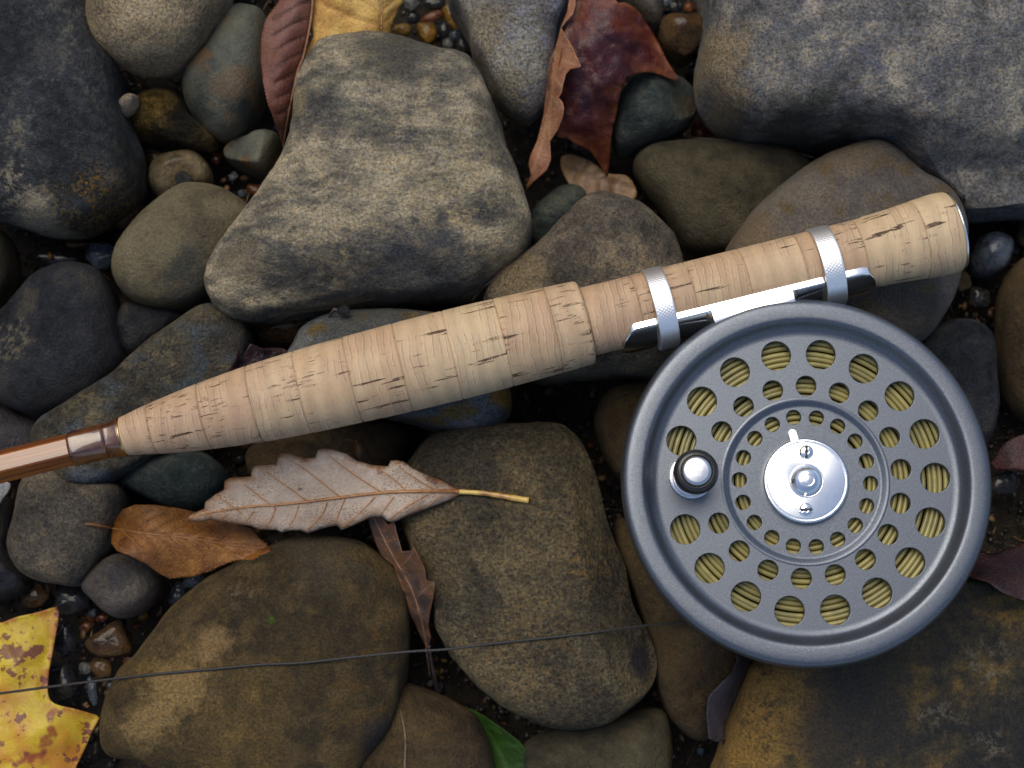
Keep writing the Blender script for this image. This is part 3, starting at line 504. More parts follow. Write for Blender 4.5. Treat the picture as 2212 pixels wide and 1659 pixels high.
# fine gravel nobody could count, only where the gaps open
def build_gravel():
    V0, F0 = ico(1); n = 15000
    x = RNG.uniform(-500, PW+500, n*3); y = RNG.uniform(-450, PH+450, n*3); k = free(x, y, .9); x, y = x[k][:n], y[k][:n]; n = len(x)
    pk = np.zeros(n, bool)
    for a, b, c in POCKETS: pk |= np.hypot(x-a, y-b) < c
    P = at(x, y, RNG.uniform(-.5, 1.8, n)-np.where(pk, 1.5, 8)); R = np.exp(RNG.normal(-.55, .4, n)).clip(.25, 1.2)
    A = RNG.uniform(0, 6.28, n); c, s = np.cos(A), np.sin(A)
    W = V0[None]*(1+RNG.uniform(-.3, .3, (n, len(V0), 1)))*R[:, None, None]*np.array([1, .75, .6])
    X = W[..., 0]*c[:, None]-W[..., 1]*s[:, None]; Y = W[..., 0]*s[:, None]+W[..., 1]*c[:, None]
    V = np.stack([X, Y, W[..., 2]], -1)+P[:, None]
    F = (F0[None]+(np.arange(n)*len(V0))[:, None, None]).reshape(-1, 3)
    t = NT('wet_gravel'); a = t.attr('tint'); v = t.coords(); nz = t.noise(v, 1.5, 3, .7)
    col = t.ramp(a, [(0, (.006, .006, .007)), (.5, (.02, .017, .013)), (.75, (.03, .033, .038)), (.9, (.06, .034, .015)), (1, (.09, .08, .065))])
    col = t.mix(1, col, t.grey(t.math('MULTIPLY_ADD', nz, 1.2, .4)), 'MULTIPLY'); t.set(color=col, rough=.35, coat=.1)
    o = obj('gravel', V.reshape(-1, 3), F, t.m); tag(o, 'fine dark wet gravel filling the gaps between the stones', kind='stuff')
    at_ = o.data.attributes.new('tint', 'FLOAT', 'POINT'); at_.data.foreach_set('value', np.repeat(RNG.uniform(0, 1, n), len(V0)).astype(np.float32))
build_gravel()
# cobbles that carry the bed on beyond the frame
def build_outlying():
    Vs, Fs, b = [], [], 0
    V0, F0 = ico_big = ico(4); W0, G0 = ico(3); k = 0; placed = []
    big = [(at(*P.mean(0), 15)[:2], .5*np.sqrt(np.ptp(P[:, 0])*np.ptp(P[:, 1]))*.1) for P, z in OUTLINES[:NBIG]]
    for it in range(9000):
        p = RNG.uniform(-330, 330, 2); r = RNG.uniform(14, 36) if it < 3500 else RNG.uniform(5, 14)
        if any(np.hypot(*(p-q)) < .85*(r+s) for q, s in big): continue
        if abs(p[0]) < 125+r*1.3 and -96-r*1.3 < p[1] < 101+r*1.3: continue
        if any(np.hypot(*(p-q)) < .82*(r+s) for q, s in placed): continue
        placed.append((p, r)); s = RNG.uniform(-50, 50, 3)
        V0, F0 = ico_big if r > 14 else (W0, G0)
        W = np.sign(V0)*np.abs(V0)**.85
        W = W*(1+.2*fbm(V0*.7+s, 2)[:, None]+.03*fbm(V0*3+s, 2)[:, None])*r*np.array([1, RNG.uniform(.7, .95), min(.6, 22/r)])
        a = RNG.uniform(0, 6.28); c, q = math.cos(a), math.sin(a)
        W = np.stack([W[:, 0]*c-W[:, 1]*q, W[:, 0]*q+W[:, 1]*c, W[:, 2]], -1)+np.array([p[0], p[1], min(r*.5, 16)])
        Vs.append(W); Fs.append(F0+b); b += len(V0)
    o = obj('outlying_cobbles', np.concatenate(Vs), np.concatenate(Fs), S['tanbrown']); tag(o, 'grey-brown cobbles carrying the streambed on around the view', kind='stuff')
build_outlying()
# ------------------------------------------------------------------ leaves and twigs
SV, SF = np.concatenate(STONE_V), np.concatenate(STONE_F)
BVH = BVHTree.FromPolygons(SV.tolist(), SF.tolist(), epsilon=0.0)
def hit(px, py):
    o, d = ray(px, py); h = BVH.ray_cast(o, d)[0]
    return 2.0 if h is None else max(h.z, 2.0)
def tps(ctrl):
    P = np.array([c[:2] for c in ctrl], float)/100; Z = np.array([c[2] if len(c) > 3 else hit(c[0], c[1])+c[2] for c in ctrl])
    def phi(r2): return np.where(r2 > 0, .5*r2*np.log(r2+1e-12), 0)
    n = len(P); K = phi(((P[:, None]-P[None])**2).sum(-1))+np.eye(n)*.002; Q = np.c_[np.ones(n), P]
    M = np.block([[K, Q], [Q.T, np.zeros((3, 3))]]); w = np.linalg.solve(M, np.r_[Z, 0, 0, 0])
    return lambda X: phi((((X[:, None]/100)-P[None])**2).sum(-1))@w[:n]+np.c_[np.ones(len(X)), X/100]@w[n:]
def dist_poly(X, L):
    """distance of points X to a polyline L, and the position along it"""
    best = np.full(len(X), 1e9); pos = np.zeros(len(X)); L = np.asarray(L, float); acc = 0.0
    for a, b in zip(L[:-1], L[1:]):
        d = b-a; ll = d@d; t = np.clip(((X-a)@d)/ll, 0, 1); r = np.linalg.norm(X-a-t[:, None]*d, axis=1)
        k = r < best; best[k] = r[k]; pos[k] = acc+t[k]*math.sqrt(ll); acc += math.sqrt(ll)
    return best, pos
def teeth(pts, step, size, lean=.5):
    """serrate an outline polyline with forward-leaning teeth"""
    P = spline(pts, 400, False); L = np.r_[0, np.cumsum(np.linalg.norm(np.diff(P, axis=0), axis=1))]
    s = np.arange(0, L[-1], step/6); Q = np.stack([np.interp(s, L, P[:, k]) for k in (0, 1)], -1)
    T = np.gradient(Q, axis=0); T /= np.linalg.norm(T, axis=1)[:, None]; N = np.stack([T[:, 1], -T[:, 0]], -1)
    u = (s/step+.15*np.sin(s*.05)) % 1; h = np.where(u < .75, u/.75, (1-u)/.25)
    k = size*(.7+.3*np.sin(s*.13+1))
    return [tuple(q) for q in Q+N*(h*k)[:, None]+T*(h*k*lean)[:, None]]
def leaf(name, label, cat, outline, ctrl, mat, veins=(), midrib=None, res=6, curl=0.0, curl_w=25, wav=.4, wavf=.012, groove=.25, gw=4.0, pleat=0.0, drape=True, thick=.13, smooth_outline=True,
         tubes=None, stalk=None, part=None, root=None, vein_r=(.16, .1), lift=.3, group='fallen leaves lying on the stones', edgecurl=None):
    O = spline(outline, max(60, int(len(outline)*6))) if smooth_outline else np.array(outline, float)
    lo, hi = O.min(0), O.max(0)
    gx, gy = np.meshgrid(np.arange(lo[0], hi[0], res), np.arange(lo[1], hi[1], res)); G = np.stack([gx.ravel(), gy.ravel()], -1)+RNG.uniform(-.2, .2, (gx.size, 2))*res
    dE, _ = dist_poly(G, np.vstack([O, O[:1]])); G = G[inside(O, G[:, 0], G[:, 1]) & (dE > res*.45)]
    pts = np.vstack([O, G]); n = len(O)
    v2, _, f2, *_ = delaunay_2d_cdt([Vector(p) for p in pts], [], [list(range(n))], 1, 1e-4)
    X = np.array([v[:] for v in v2]); F = [tuple(f) for f in f2]
    dE, _ = dist_poly(X, np.vstack([O, O[:1]]))
    zf = tps(ctrl); Z = zf(X)
    seed = RNG.uniform(-50, 50, 3)
    Z = Z+wav*fbm(np.c_[X*wavf, 0*Z]+seed, 3)
    vd = np.full(len(X), 1e9); alt = np.zeros(len(X))
    lines = [spline(q, 24, False) for q in veins]
    lines = [q[inside(O, q[:, 0], q[:, 1])] for q in lines]; lines = [q for q in lines if len(q) > 4]
    mid = spline(midrib, 60, False) if midrib is not None else None
    for q in lines: vd = np.minimum(vd, dist_poly(X, q)[0])
    if pleat and lines: Z = Z+pleat*(1-np.exp(-(vd/14.0)**2))
    if mid is not None: vd = np.minimum(vd, dist_poly(X, mid)[0]*.7)
    Z = Z-groove*np.exp(-(vd/gw)**2)
    Z = Z+curl*np.clip(1-dE/curl_w, 0, 1)**2
    if edgecurl is not None: Z = Z+edgecurl(X, dE)
    def settle(X, Z):
        H = np.array([hit(a, b) for a, b in X]); return np.maximum(Z, np.where(H > 2.01, H+lift, Z))
    if drape: Z = settle(X, Z)
    V = at(X[:, 0], X[:, 1], Z)
    a, b, c = (V[[f[i] for f in F]] for i in range(3))
    if np.cross(b-a, c-a)[:, 2].mean() < 0: F = [f[::-1] for f in F]
    base = V.mean(0)
    if root is None and (part or stalk is not None or tubes or midrib is not None):
        root = empty(name, base, label, cat, group); top = None
    if root is None:
        o = obj(name, V, F, mat, loc=base); tag(o, label, cat, group)
        rl = np.zeros(3)
    else:
        rl = np.array(root.location)/MM; o = obj(part or 'blade', V-rl, F, mat, parent=root)
    md = o.modifiers.new('thickness', 'SOLIDIFY'); md.thickness = thick*MM; md.offset = -1
    for nm, val in (('vein', np.exp(-(vd/max(gw*.55, res*.62))**2)), ('veinwide', np.exp(-(vd/(gw*3))**2)), ('edge', np.exp(-dE/18.0))):
        o.data.attributes.new(nm, 'FLOAT', 'POINT').data.foreach_set('value', val.astype(np.float32))
    from mathutils.kdtree import KDTree
    kd = KDTree(len(X)); [kd.insert((p[0], p[1], 0), i) for i, p in enumerate(X)]; kd.balance()
    def on(L, dz=0.0):
        zz = np.array([Z[kd.find((p[0], p[1], 0))[1]] for p in L]); zz = np.convolve(np.pad(zz, 2, mode='edge'), np.ones(5)/5, 'valid')
        return at(L[:, 0], L[:, 1], zz+dz)
    if tubes:
        if mid is not None:
            Vt, Ft = tube(on(mid, .05), np.linspace(vein_r[0]*tubes[1], vein_r[0], len(mid)) if tubes[0] else np.linspace(vein_r[0], vein_r[0]*tubes[1], len(mid)), 8); obj('midrib', Vt-rl, Ft, tubes[2], parent=root)
        for q in lines:
            Vt, Ft = tube(on(q, .02), np.linspace(vein_r[1], vein_r[1]*.45, len(q)), 6); obj('vein', Vt-rl, Ft, tubes[2], parent=root)
    if stalk is not None:
        pts_, r0, r1, m_ = stalk; q = spline([p[:2] for p in pts_], 30, False); zc = tps([tuple(p) for p in pts_])(q) if len(pts_) > 3 else np.interp(np.linspace(0, 1, 30), np.linspace(0, 1, len(pts_)), [p[2] if len(p) > 3 else hit(p[0], p[1])+p[2] for p in pts_])
        Vt, Ft = tube(at(q[:, 0], q[:, 1], zc), np.linspace(r0, r1, 30)*(1+.06*np.sin(np.arange(30)*.9)), 10); obj('stalk', Vt-rl, Ft, m_, parent=root)
    return root or o

def leaf_mat(name, stops, scale=.12, vein=None, vein_f=.7, edge=None, edge_f=0, spots=None, spot_scale=.35, spot_thr=(.6, .68), rough=.5, bump=.25, fine=1.6, wide=0.0, sheen=.5, drops=0, coat=0, trans=0.0, mottle=.5):
    t = NT(name); v = t.coords(); n = t.noise(v, scale, 5, .6, .3); f = t.noise(v, fine, 5, .7)
    col = t.ramp(t.math('ADD', n, t.math('MULTIPLY', t.math('SUBTRACT', f, .5), .3)), stops)
    col = t.mix(1, col, t.grey(t.math('MULTIPLY_ADD', t.math('SUBTRACT', f, .5), mottle*2, 1.0)), 'MULTIPLY')
    if edge: col = t.mix(t.math('MULTIPLY', t.math('MULTIPLY', t.attr('edge'), t.step(t.noise(v, .25, 3), .35, .6)), edge_f, clamp=True), col, edge)
    if spots:
        for (c, sc, a, b, k) in spots: col = t.mix(t.math('MULTIPLY', t.step(t.noise(v, sc, 4, .6), a, b), k), col, c)
    if vein: col = t.mix(t.math('MULTIPLY', t.attr('vein'), vein_f), col, vein)
    h = f
    net = t.voro(v, .9, 'DISTANCE_TO_EDGE'); h = t.math('ADD', f, t.math('MULTIPLY', t.step(net, 0, .12), .22))
    r = t.math('MULTIPLY_ADD', f, .25, rough-.12)
    if drops:
        d = t.voro(v, 1.9); dd = t.step(d, .1, .42, 1, 0); dm = t.step(t.noise(v, .09, 2), .38, .6)
        h = t.math('ADD', t.math('MULTIPLY', h, .35), t.math('MULTIPLY', t.math('MULTIPLY', dd, dm), .9)); r = t.math('MULTIPLY_ADD', t.math('MULTIPLY', dd, dm), -.3, rough, clamp=True)
        col = t.mix(t.math('MULTIPLY', t.math('MULTIPLY', dd, dm), .25), col, tuple(min(1, c*1.5) for c in stops[-1][1]))
    t.bump(h, bump, .9)
    t.set(color=col, rough=r, spec=sheen, coat=coat, coat_rough=.2)
    if trans:
        ad = t.n('MixShader'); tr = t.n('BsdfTranslucent'); t.put(tr.inputs[0], col); ad.inputs[0].default_value = trans
        t.l(t.b.outputs[0], ad.inputs[1]); t.l(tr.outputs[0], ad.inputs[2]); t.l(ad.outputs[0], t.out.inputs[0])
    return t.m
LM = {}
LM['oakpale'] = leaf_mat('pale_leaf_underside', [(.3, (.30, .215, .15)), (.5, (.41, .315, .235)), (.7, (.50, .40, .31))], .05, (.36, .17, .05), .45, (.2, .075, .02), .9, [((.12, .045, .015), .16, .66, .72, .8)], rough=.42, bump=.3, drops=1, trans=.1, mottle=.3)
LM['oakvein'] = leaf_mat('orange_leaf_vein', [(.35, (.20, .075, .018)), (.6, (.33, .15, .045))], .3, rough=.35, bump=.15, coat=.3)
LM['petiole'] = leaf_mat('yellow_brown_stalk', [(.4, (.22, .075, .02)), (.6, (.30, .12, .03))], .06, rough=.35, bump=.1, coat=.4, spots=[((.58, .40, .09), .05, .42, .5, .9)])
LM['orange'] = leaf_mat('wet_orange_brown_leaf', [(.3, (.085, .028, .005)), (.5, (.20, .075, .012)), (.7, (.31, .135, .028))], .1, (.10, .035, .008), .6, (.08, .025, .008), .6, rough=.42, bump=.35, fine=1.4, coat=.08, sheen=.35)
LM['redbrown'] = leaf_mat('reddish_brown_leaf', [(.3, (.06, .02, .016)), (.5, (.13, .045, .034)), (.72, (.18, .088, .07))], .07, (.035, .010, .007), .9, (.14, .045, .012), .6, [((.10, .03, .008), .1, .58, .7, .7)], rough=.45, bump=.25, sheen=.35)
LM['yellow'] = leaf_mat('yellow_brown_leaf', [(.32, (.40, .20, .05)), (.5, (.58, .35, .085)), (.68, (.66, .46, .15))], .1, (.40, .18, .04), .5, (.30, .10, .02), .8, [((.22, .085, .025), .45, .6, .68, .7), ((.5, .2, .05), .06, .55, .68, .6)], rough=.5, bump=.35, trans=.12)
LM['maroon'] = leaf_mat('maroon_maple_leaf', [(.38, (.02, .004, .009)), (.5, (.055, .008, .011)), (.66, (.15, .032, .012))], .035, (.16, .05, .022), .3, (.22, .07, .02), .8, [((.02, .006, .014), .045, .55, .7, .8)], rough=.3, bump=.18, fine=2.2, sheen=.45, trans=.1)
LM['foldtan'] = leaf_mat('tan_leaf_underside', [(.3, (.20, .085, .045)), (.5, (.33, .16, .085)), (.7, (.42, .22, .12))], .1, (.46, .28, .15), .5, (.26, .09, .04), .6, [((.16, .05, .03), .3, .58, .68, .6)], rough=.5, bump=.25, trans=.12)
LM['tulip'] = leaf_mat('yellow_leaf_with_red_blotches', [(.3, (.40, .25, .008)), (.5, (.54, .39, .010)), (.7, (.58, .45, .02))], .06, (.52, .3, .05), .25, (.33, .085, .01), 1.0, [((.44, .16, .010), .035, .48, .60, .85), ((.26, .05, .012), .06, .56, .61, .9), ((.12, .022, .02), .16, .585, .62, .9), ((.16, .035, .015), .45, .615, .655, .85)], rough=.45, bump=.1, trans=.12, mottle=.18)
LM['green'] = leaf_mat('dark_green_leaf', [(.3, (.008, .024, .002)), (.5, (.014, .042, .004)), (.7, (.022, .06, .006))], .1, (.03, .08, .015), .5, sheen=.15, rough=.5, bump=.12, trans=.12)
LM['curl'] = leaf_mat('curled_brown_leaf', [(.3, (.022, .017, .015)), (.5, (.055, .038, .03)), (.68, (.15, .07, .028))], .07, (.17, .10, .055), .5, (.16, .06, .02), .7, rough=.42, bump=.25)
LM['tan'] = leaf_mat('soaked_tan_leaf', [(.3, (.12, .065, .028)), (.5, (.21, .12, .052)), (.7, (.28, .17, .08))], .08, (.07, .032, .014), .6, rough=.35, bump=.2)
LM['purpleblack'] = leaf_mat('black_purple_leaf', [(.3, (.022, .018, .022)), (.5, (.048, .040, .046)), (.7, (.08, .065, .07))], .08, rough=.45, bump=.5)
LM['darkmaroon'] = leaf_mat('dark_maroon_leaf', [(.3, (.008, .004, .007)), (.5, (.018, .007, .010)), (.7, (.04, .014, .012))], .08, rough=.35, bump=.3, edge=(.12, .03, .015), edge_f=.25)
LM['redscrap'] = leaf_mat('dull_red_leaf', [(.3, (.025, .008, .010)), (.5, (.055, .014, .014)), (.7, (.085, .027, .02))], .1, rough=.5, bump=.3)
LM['twig'] = leaf_mat('dry_grey_brown_twig', [(.3, (.06, .045, .035)), (.6, (.16, .115, .075))], .4, rough=.7, bump=.4)
LM['darktwig'] = leaf_mat('dark_purple_twig', [(.3, (.02, .014, .016)), (.6, (.06, .038, .038))], .4, rough=.5, bump=.3)
LM['palescrap'] = leaf_mat('pale_grey_leaf_scrap', [(.3, (.2, .19, .18)), (.6, (.36, .34, .32))], .2, rough=.6, bump=.3)

# --- pale oak leaf, underside up, held clear of the gap by its stalk and its edge
OAK = [(399, 1122), (416, 1109), (441, 1099), (443, 1085), (465, 1068), (483, 1057), (485, 1039), (498, 1031), (522, 1030), (542, 1029), (545, 1011), (555, 1004), (577, 1004), (595, 1003), (600, 985), (603, 976), (613, 975), (633, 981), (658, 990), (680, 989), (686, 972), (700, 967), (725, 972), (750, 981), (770, 995), (803, 1004), (838, 1007), (844, 995), (858, 994), (873, 997), (890, 1011), (920, 1025), (953, 1037), (978, 1051), (998, 1059), (999, 1067), (983, 1076), (953, 1087), (908, 1104), (878, 1115), (858, 1125), (846, 1128), (836, 1125), (824, 1115), (803, 1117), (770, 1132), (738, 1145), (727, 1135), (716, 1137), (695, 1142), (665, 1152), (650, 1146), (630, 1146), (608, 1150), (596, 1145), (560, 1144), (539, 1136), (490, 1129), (455, 1123), (425, 1127)]
z4 = lambda L: [(608+.25*a, 912.5+.25*b) for a, b in L]
OV = [z4(q) for q in ([(860, 600), (640, 460), (450, 320), (350, 235)], [(500, 640), (300, 480), (150, 370), (0, 290)], [(215, 675), (0, 520), (-170, 400)], [(1080, 590), (930, 460), (790, 380)], [(1330, 590), (1120, 460), (970, 345)], [(-60, 735), (-240, 600), (-380, 480)], [(-350, 780), (-500, 670), (-620, 590)], [(-600, 815), (-700, 750), (-770, 690)],
                          [(550, 660), (500, 780), (470, 870)], [(395, 690), (350, 800), (230, 925)], [(150, 715), (120, 810), (70, 890)], [(810, 645), (700, 760), (535, 910)], [(975, 640), (900, 740), (855, 800)], [(1260, 625), (1080, 730), (930, 840)], [(-50, 735), (-80, 820), (-130, 900)], [(-240, 770), (-300, 850), (-340, 900)], [(-480, 800), (-530, 850), (-560, 890)], [(1390, 625), (1320, 680), (1270, 720)])]
leaf('oak_leaf', 'pale toothed oak leaf lying underside up below the cork grip', 'leaf', OAK, [(399, 1122, 36, 'a'), (620, 990, 39, 'a'), (610, 1146, 35, 'a'), (700, 1060, 37.5, 'a'), (850, 1000, 40, 'a'), (850, 1122, 37.5, 'a'), (920, 1065, 38.6, 'a'), (940, 1030, 38.8, 'a'), (998, 1063, 1.2), (490, 1060, 38, 'a'), (500, 1125, 37, 'a'), (740, 1140, 35, 'a')],
     LM['oakpale'], OV, [(402, 1122), (450, 1109), (520, 1097), (608, 1090), (670, 1083), (733, 1075), (833, 1064), (933, 1061), (998, 1062)], res=5, wav=.25, groove=-.12, gw=4, curl=-.9, curl_w=14, smooth_outline=False, tubes=(True, .35, LM['oakvein']), vein_r=(.48, .13),
     stalk=([(990, 1062, 1.3), (1040, 1065, .9), (1075, 1070, .8), (1110, 1076, .7), (1142, 1081, .6)], .55, .75, LM['petiole']))
# --- orange leaf
z7 = lambda L: [(.35*a, 1078+.35*b) for a, b in L]
OR = z7([(690, 180), (705, 130), (755, 65), (830, 35), (950, 35), (1100, 55), (1200, 75), (1350, 110), (1480, 150)])+[(z[0], z[1]) for z in teeth(z7([(1540, 175), (1600, 240), (1655, 290), (1662, 322), (1600, 345), (1560, 368), (1440, 380), (1280, 450), (1150, 480), (1050, 487)]), 9, 3.5)]+z7([(980, 460), (900, 400), (800, 350), (720, 320), (685, 270)])
mo = [(241, 1141), (308, 1151), (420, 1164), (507, 1178), (574, 1184)]
ov = [[(260+36*i, 1144+4.6*i), (290+36*i, 1122+4.5*i), (330+34*i, 1104+5*i)] for i in range(7)]+[[(262+36*i, 1146+4.6*i), (292+35*i, 1172+4*i), (312+34*i, 1200+5*i-max(0, i-2)*8)] for i in range(7)]
leaf('beech_leaf', 'wet orange-brown leaf bridging the stones left of the pale oak leaf', 'leaf', OR, [(241, 1141, 1.0), (250, 1185, 31, 'a'), (300, 1092, 33, 'a'), (310, 1151, 32.5, 'a'), (370, 1246, 27, 'a'), (350, 1200, 31, 'a'), (420, 1104, 26, 'a'), (420, 1164, 31, 'a'), (500, 1210, 28, 'a'), (520, 1140, 27, 'a'), (579, 1184, 27, 'a')],
     LM['orange'], ov, mo, res=4, wav=.4, groove=.4, gw=2.4, pleat=.28, smooth_outline=False, tubes=(False, .4, LM['oakvein']), vein_r=(.25, .13), stalk=([(184, 1132, .8), (200, 1133, .9), (222, 1137, 1.0), (243, 1141, 1.0)], .32, .3, LM['oakvein']))
# --- reddish brown leaf beside the yellow one
L1l = [(640, -70), (618, -28), (602, 0), (582, 28), (569, 54), (562, 105), (565, 157), (574, 210), (591, 259), (605, 297)]
RB = teeth(L1l[::-1], 8, -2.5, .3)[::-1]+[(611, 322), (614, 312), (624, 266), (633, 210), (644, 157), (658, 115), (668, 70), (674, 20), (678, -70)]
rv = [[(672-3*i, 2+36*i), (640-4*i, 12+38*i), (590+1.5*i, 42+34*i)] for i in range(8)]
leaf('beech_leaf', 'reddish brown saw-edged leaf folded along its midrib at the upper edge', 'leaf', RB, [(602, 0, 29, 'a'), (565, 130, 29, 'a'), (640, 20, 31, 'a'), (672, 20, 27, 'a'), (610, 150, 31, 'a'), (646, 150, 26, 'a'), (590, 255, 27, 'a'), (625, 258, 24, 'a'), (611, 320, 17, 'a'), (655, -60, 30, 'a')],
     LM['redbrown'], rv, [(678, -60), (673, 30), (657, 115), (642, 157), (622, 250), (611, 318)], res=4, wav=.4, groove=.4, gw=2.4, pleat=.3, drape=False, smooth_outline=False, tubes=(False, .5, LM['foldtan']), vein_r=(.32, .05))
# --- yellow leaf tucked behind the pale stone
yl = [(670, -80), (672, 0), (673, 45), (677, 79), (664, 100), (652, 118), (657, 126), (700, 132), (790, 110), (848, 80)]+[q for q in teeth([(848, 66), (853, 45), (861, 24), (874, 0), (890, -40), (900, -80)], 8, 2.5, .2)]
leaf('elm_leaf', 'yellow leaf with brown freckles tucked behind the big pale stone', 'leaf', yl, [(672, 0, 25, 'a'), (677, 79, 25, 'a'), (655, 122, 23, 'a'), (740, 0, 30, 'a'), (750, 60, 28, 'a'), (800, 0, 29, 'a'), (815, 60, 28, 'a'), (850, 60, 22, 'a'), (874, 0, 22, 'a'), (760, 120, 25, 'a'), (780, -60, 30, 'a')],
     LM['yellow'], [[(825, -10), (790, -25), (760, -40)], [(826, 30), (785, 0), (740, -25)], [(825, 55), (770, 40), (700, 10)], [(825, 20), (845, 5), (868, -20)], [(824, 50), (838, 40), (850, 25)]], [(828, -80), (826, 0), (824, 64)], res=5, wav=.6, groove=.5, gw=5, pleat=.3, drape=False, smooth_outline=False, tubes=(False, .6, LM['oakvein']), vein_r=(.25, .08))
# --- maroon maple leaf with one lobe folded over
MA = [(1236, -70), (1238, 0), (1222, 60), (1208, 130), (1200, 200), (1200, 260), (1202, 296), (1223, 298), (1244, 311), (1262, 320), (1277, 329), (1293, 352), (1303, 366), (1312, 382), (1317, 340), (1321, 297), (1328, 262), (1333, 238), (1341, 200), (1358, 168), (1390, 156), (1420, 159), (1454, 172), (1469, 176), (1458, 158), (1440, 129), (1430, 108), (1421, 90), (1410, 70), (1398, 52), (1385, 32), (1370, 16), (1350, 5), (1331, 0), (1320, -70)]
mr = leaf('maple_leaf', 'glossy maroon maple leaf with one edge folded over, propped between stones', 'leaf', MA, [(1240, 0, 34, 'a'), (1205, 200, 30, 'a'), (1270, 60, 37, 'a'), (1300, 160, 35, 'a'), (1340, 60, 36, 'a'), (1400, 60, 30, 'a'), (1440, 130, 27, 'a'), (1468, 175, 25, 'a'), (1390, 150, 30, 'a'), (1270, 250, 29, 'a'), (1330, 240, 27, 'a'), (1312, 380, 14, 'a'), (1205, 295, 24, 'a'), (1280, -60, 37, 'a')],
     LM['maroon'], [[(1245, 10), (1290, 70), (1345, 110), (1450, 165)], [(1245, 10), (1262, 120), (1285, 250), (1308, 360)], [(1290, 70), (1340, 60), (1395, 60)], [(1262, 120), (1300, 180), (1330, 230)], [(1270, 165), (1240, 230), (1215, 290)], [(1330, 105), (1365, 85), (1420, 100)]], [(1240, -60), (1245, 10)], res=6, wav=1.3, wavf=.014, groove=.35, gw=3.5, curl=.5, curl_w=18, drape=True, smooth_outline=True)
FO = [(1243, -40), (1243, 10), (1237, 31), (1220, 50), (1212, 60), (1222, 77), (1236, 101), (1245, 121), (1255, 143), (1246, 147), (1232, 149), (1222, 160), (1216, 182), (1213, 200), (1206, 211), (1214, 220), (1218, 233), (1216, 252), (1205, 280), (1188, 305), (1189, 325), (1190, 345), (1181, 368), (1153, 392), (1134, 415), (1138, 398), (1147, 378), (1141, 353), (1147, 332), (1160, 304), (1168, 272), (1174, 245), (1179, 200), (1184, 157), (1190, 128), (1198, 105), (1206, 80), (1212, 55), (1224, 28), (1236, -40)]
leaf('maple_leaf', '', '', FO, [(1240, 0, 37, 'a'), (1215, 58, 36, 'a'), (1250, 143, 40, 'a'), (1190, 120, 30.5, 'a'), (1180, 200, 30, 'a'), (1213, 190, 36, 'a'), (1217, 240, 35, 'a'), (1172, 260, 28, 'a'), (1190, 330, 27, 'a'), (1145, 340, 25, 'a'), (1134, 415, 20, 'a'), (1180, 365, 26, 'a')], LM['foldtan'],
     [[(1198, 110), (1215, 130), (1245, 140)], [(1190, 150), (1200, 170), (1214, 190)], [(1184, 200), (1198, 215), (1214, 235)], [(1178, 250), (1186, 270), (1186, 300)], [(1200, 90), (1196, 160), (1186, 240), (1170, 310), (1150, 370)]], None, res=4, wav=.5, groove=-.1, gw=2.5, drape=True, smooth_outline=False, part='folded_lobe', root=mr)
tag(mr.children[-1], 'tan folded-over lobe showing the leaf underside')
# --- yellow tulip-tree leaf, lower corner
TU = [(-60, 1360), (0, 1346), (36, 1333), (80, 1323), (104, 1316), (121, 1311), (127, 1320), (125, 1345), (118, 1383), (112, 1417), (106, 1447), (103, 1477), (105, 1505), (120, 1521), (160, 1531), (200, 1543), (214, 1550), (200, 1578), (182, 1620), (165, 1655), (140, 1710), (-20, 1740), (-80, 1700)]
leaf('tulip_tree_leaf', 'bright yellow lobed leaf with red-brown blotches at the lower corner', 'leaf', TU, [(0, 1346, 17, 'a'), (122, 1312, 15, 'a'), (60, 1400, 18, 'a'), (118, 1390, 15, 'a'), (104, 1480, 16, 'a'), (30, 1500, 18, 'a'), (120, 1540, 18, 'a'), (214, 1550, 14, 'a'), (170, 1640, 14, 'a'), (60, 1640, 19, 'a'), (-50, 1500, 16, 'a')],
     LM['tulip'], [[(-40, 1520), (30, 1430), (110, 1325)], [(-40, 1570), (60, 1565), (205, 1552)], [(20, 1445), (60, 1440), (105, 1440)], [(60, 1565), (100, 1600), (150, 1650)], [(30, 1430), (10, 1390), (0, 1350)]], [(-70, 1600), (-40, 1540)], res=6, wav=.8, groove=.15, gw=3, curl=.6, curl_w=14, smooth_outline=True)
# --- green leaf, lower edge
leaf('laurel_leaf', 'dark green glossy leaf tip slipping under a brown stone', 'leaf', [(1006, 1529), (1035, 1540), (1062, 1557), (1090, 1577), (1116, 1596), (1133, 1614), (1150, 1640), (1165, 1666), (1178, 1710), (1140, 1740), (1090, 1720), (1066, 1670), (1050, 1610), (1030, 1560)],
     [(1006, 1529, 12, 'a'), (1062, 1557, 16, 'a'), (1060, 1600, 15, 'a'), (1120, 1610, 18, 'a'), (1165, 1666, 17, 'a'), (1100, 1680, 17, 'a'), (1140, 1730, 17, 'a')], LM['green'], [[(1072, 1610), (1095, 1605), (1120, 1612)], [(1095, 1660), (1120, 1650), (1145, 1655)], [(1050, 1570), (1062, 1568), (1080, 1580)]], [(1012, 1533), (1045, 1566), (1085, 1630), (1130, 1730)], res=5, wav=.3, groove=.3, gw=3, drape=False)
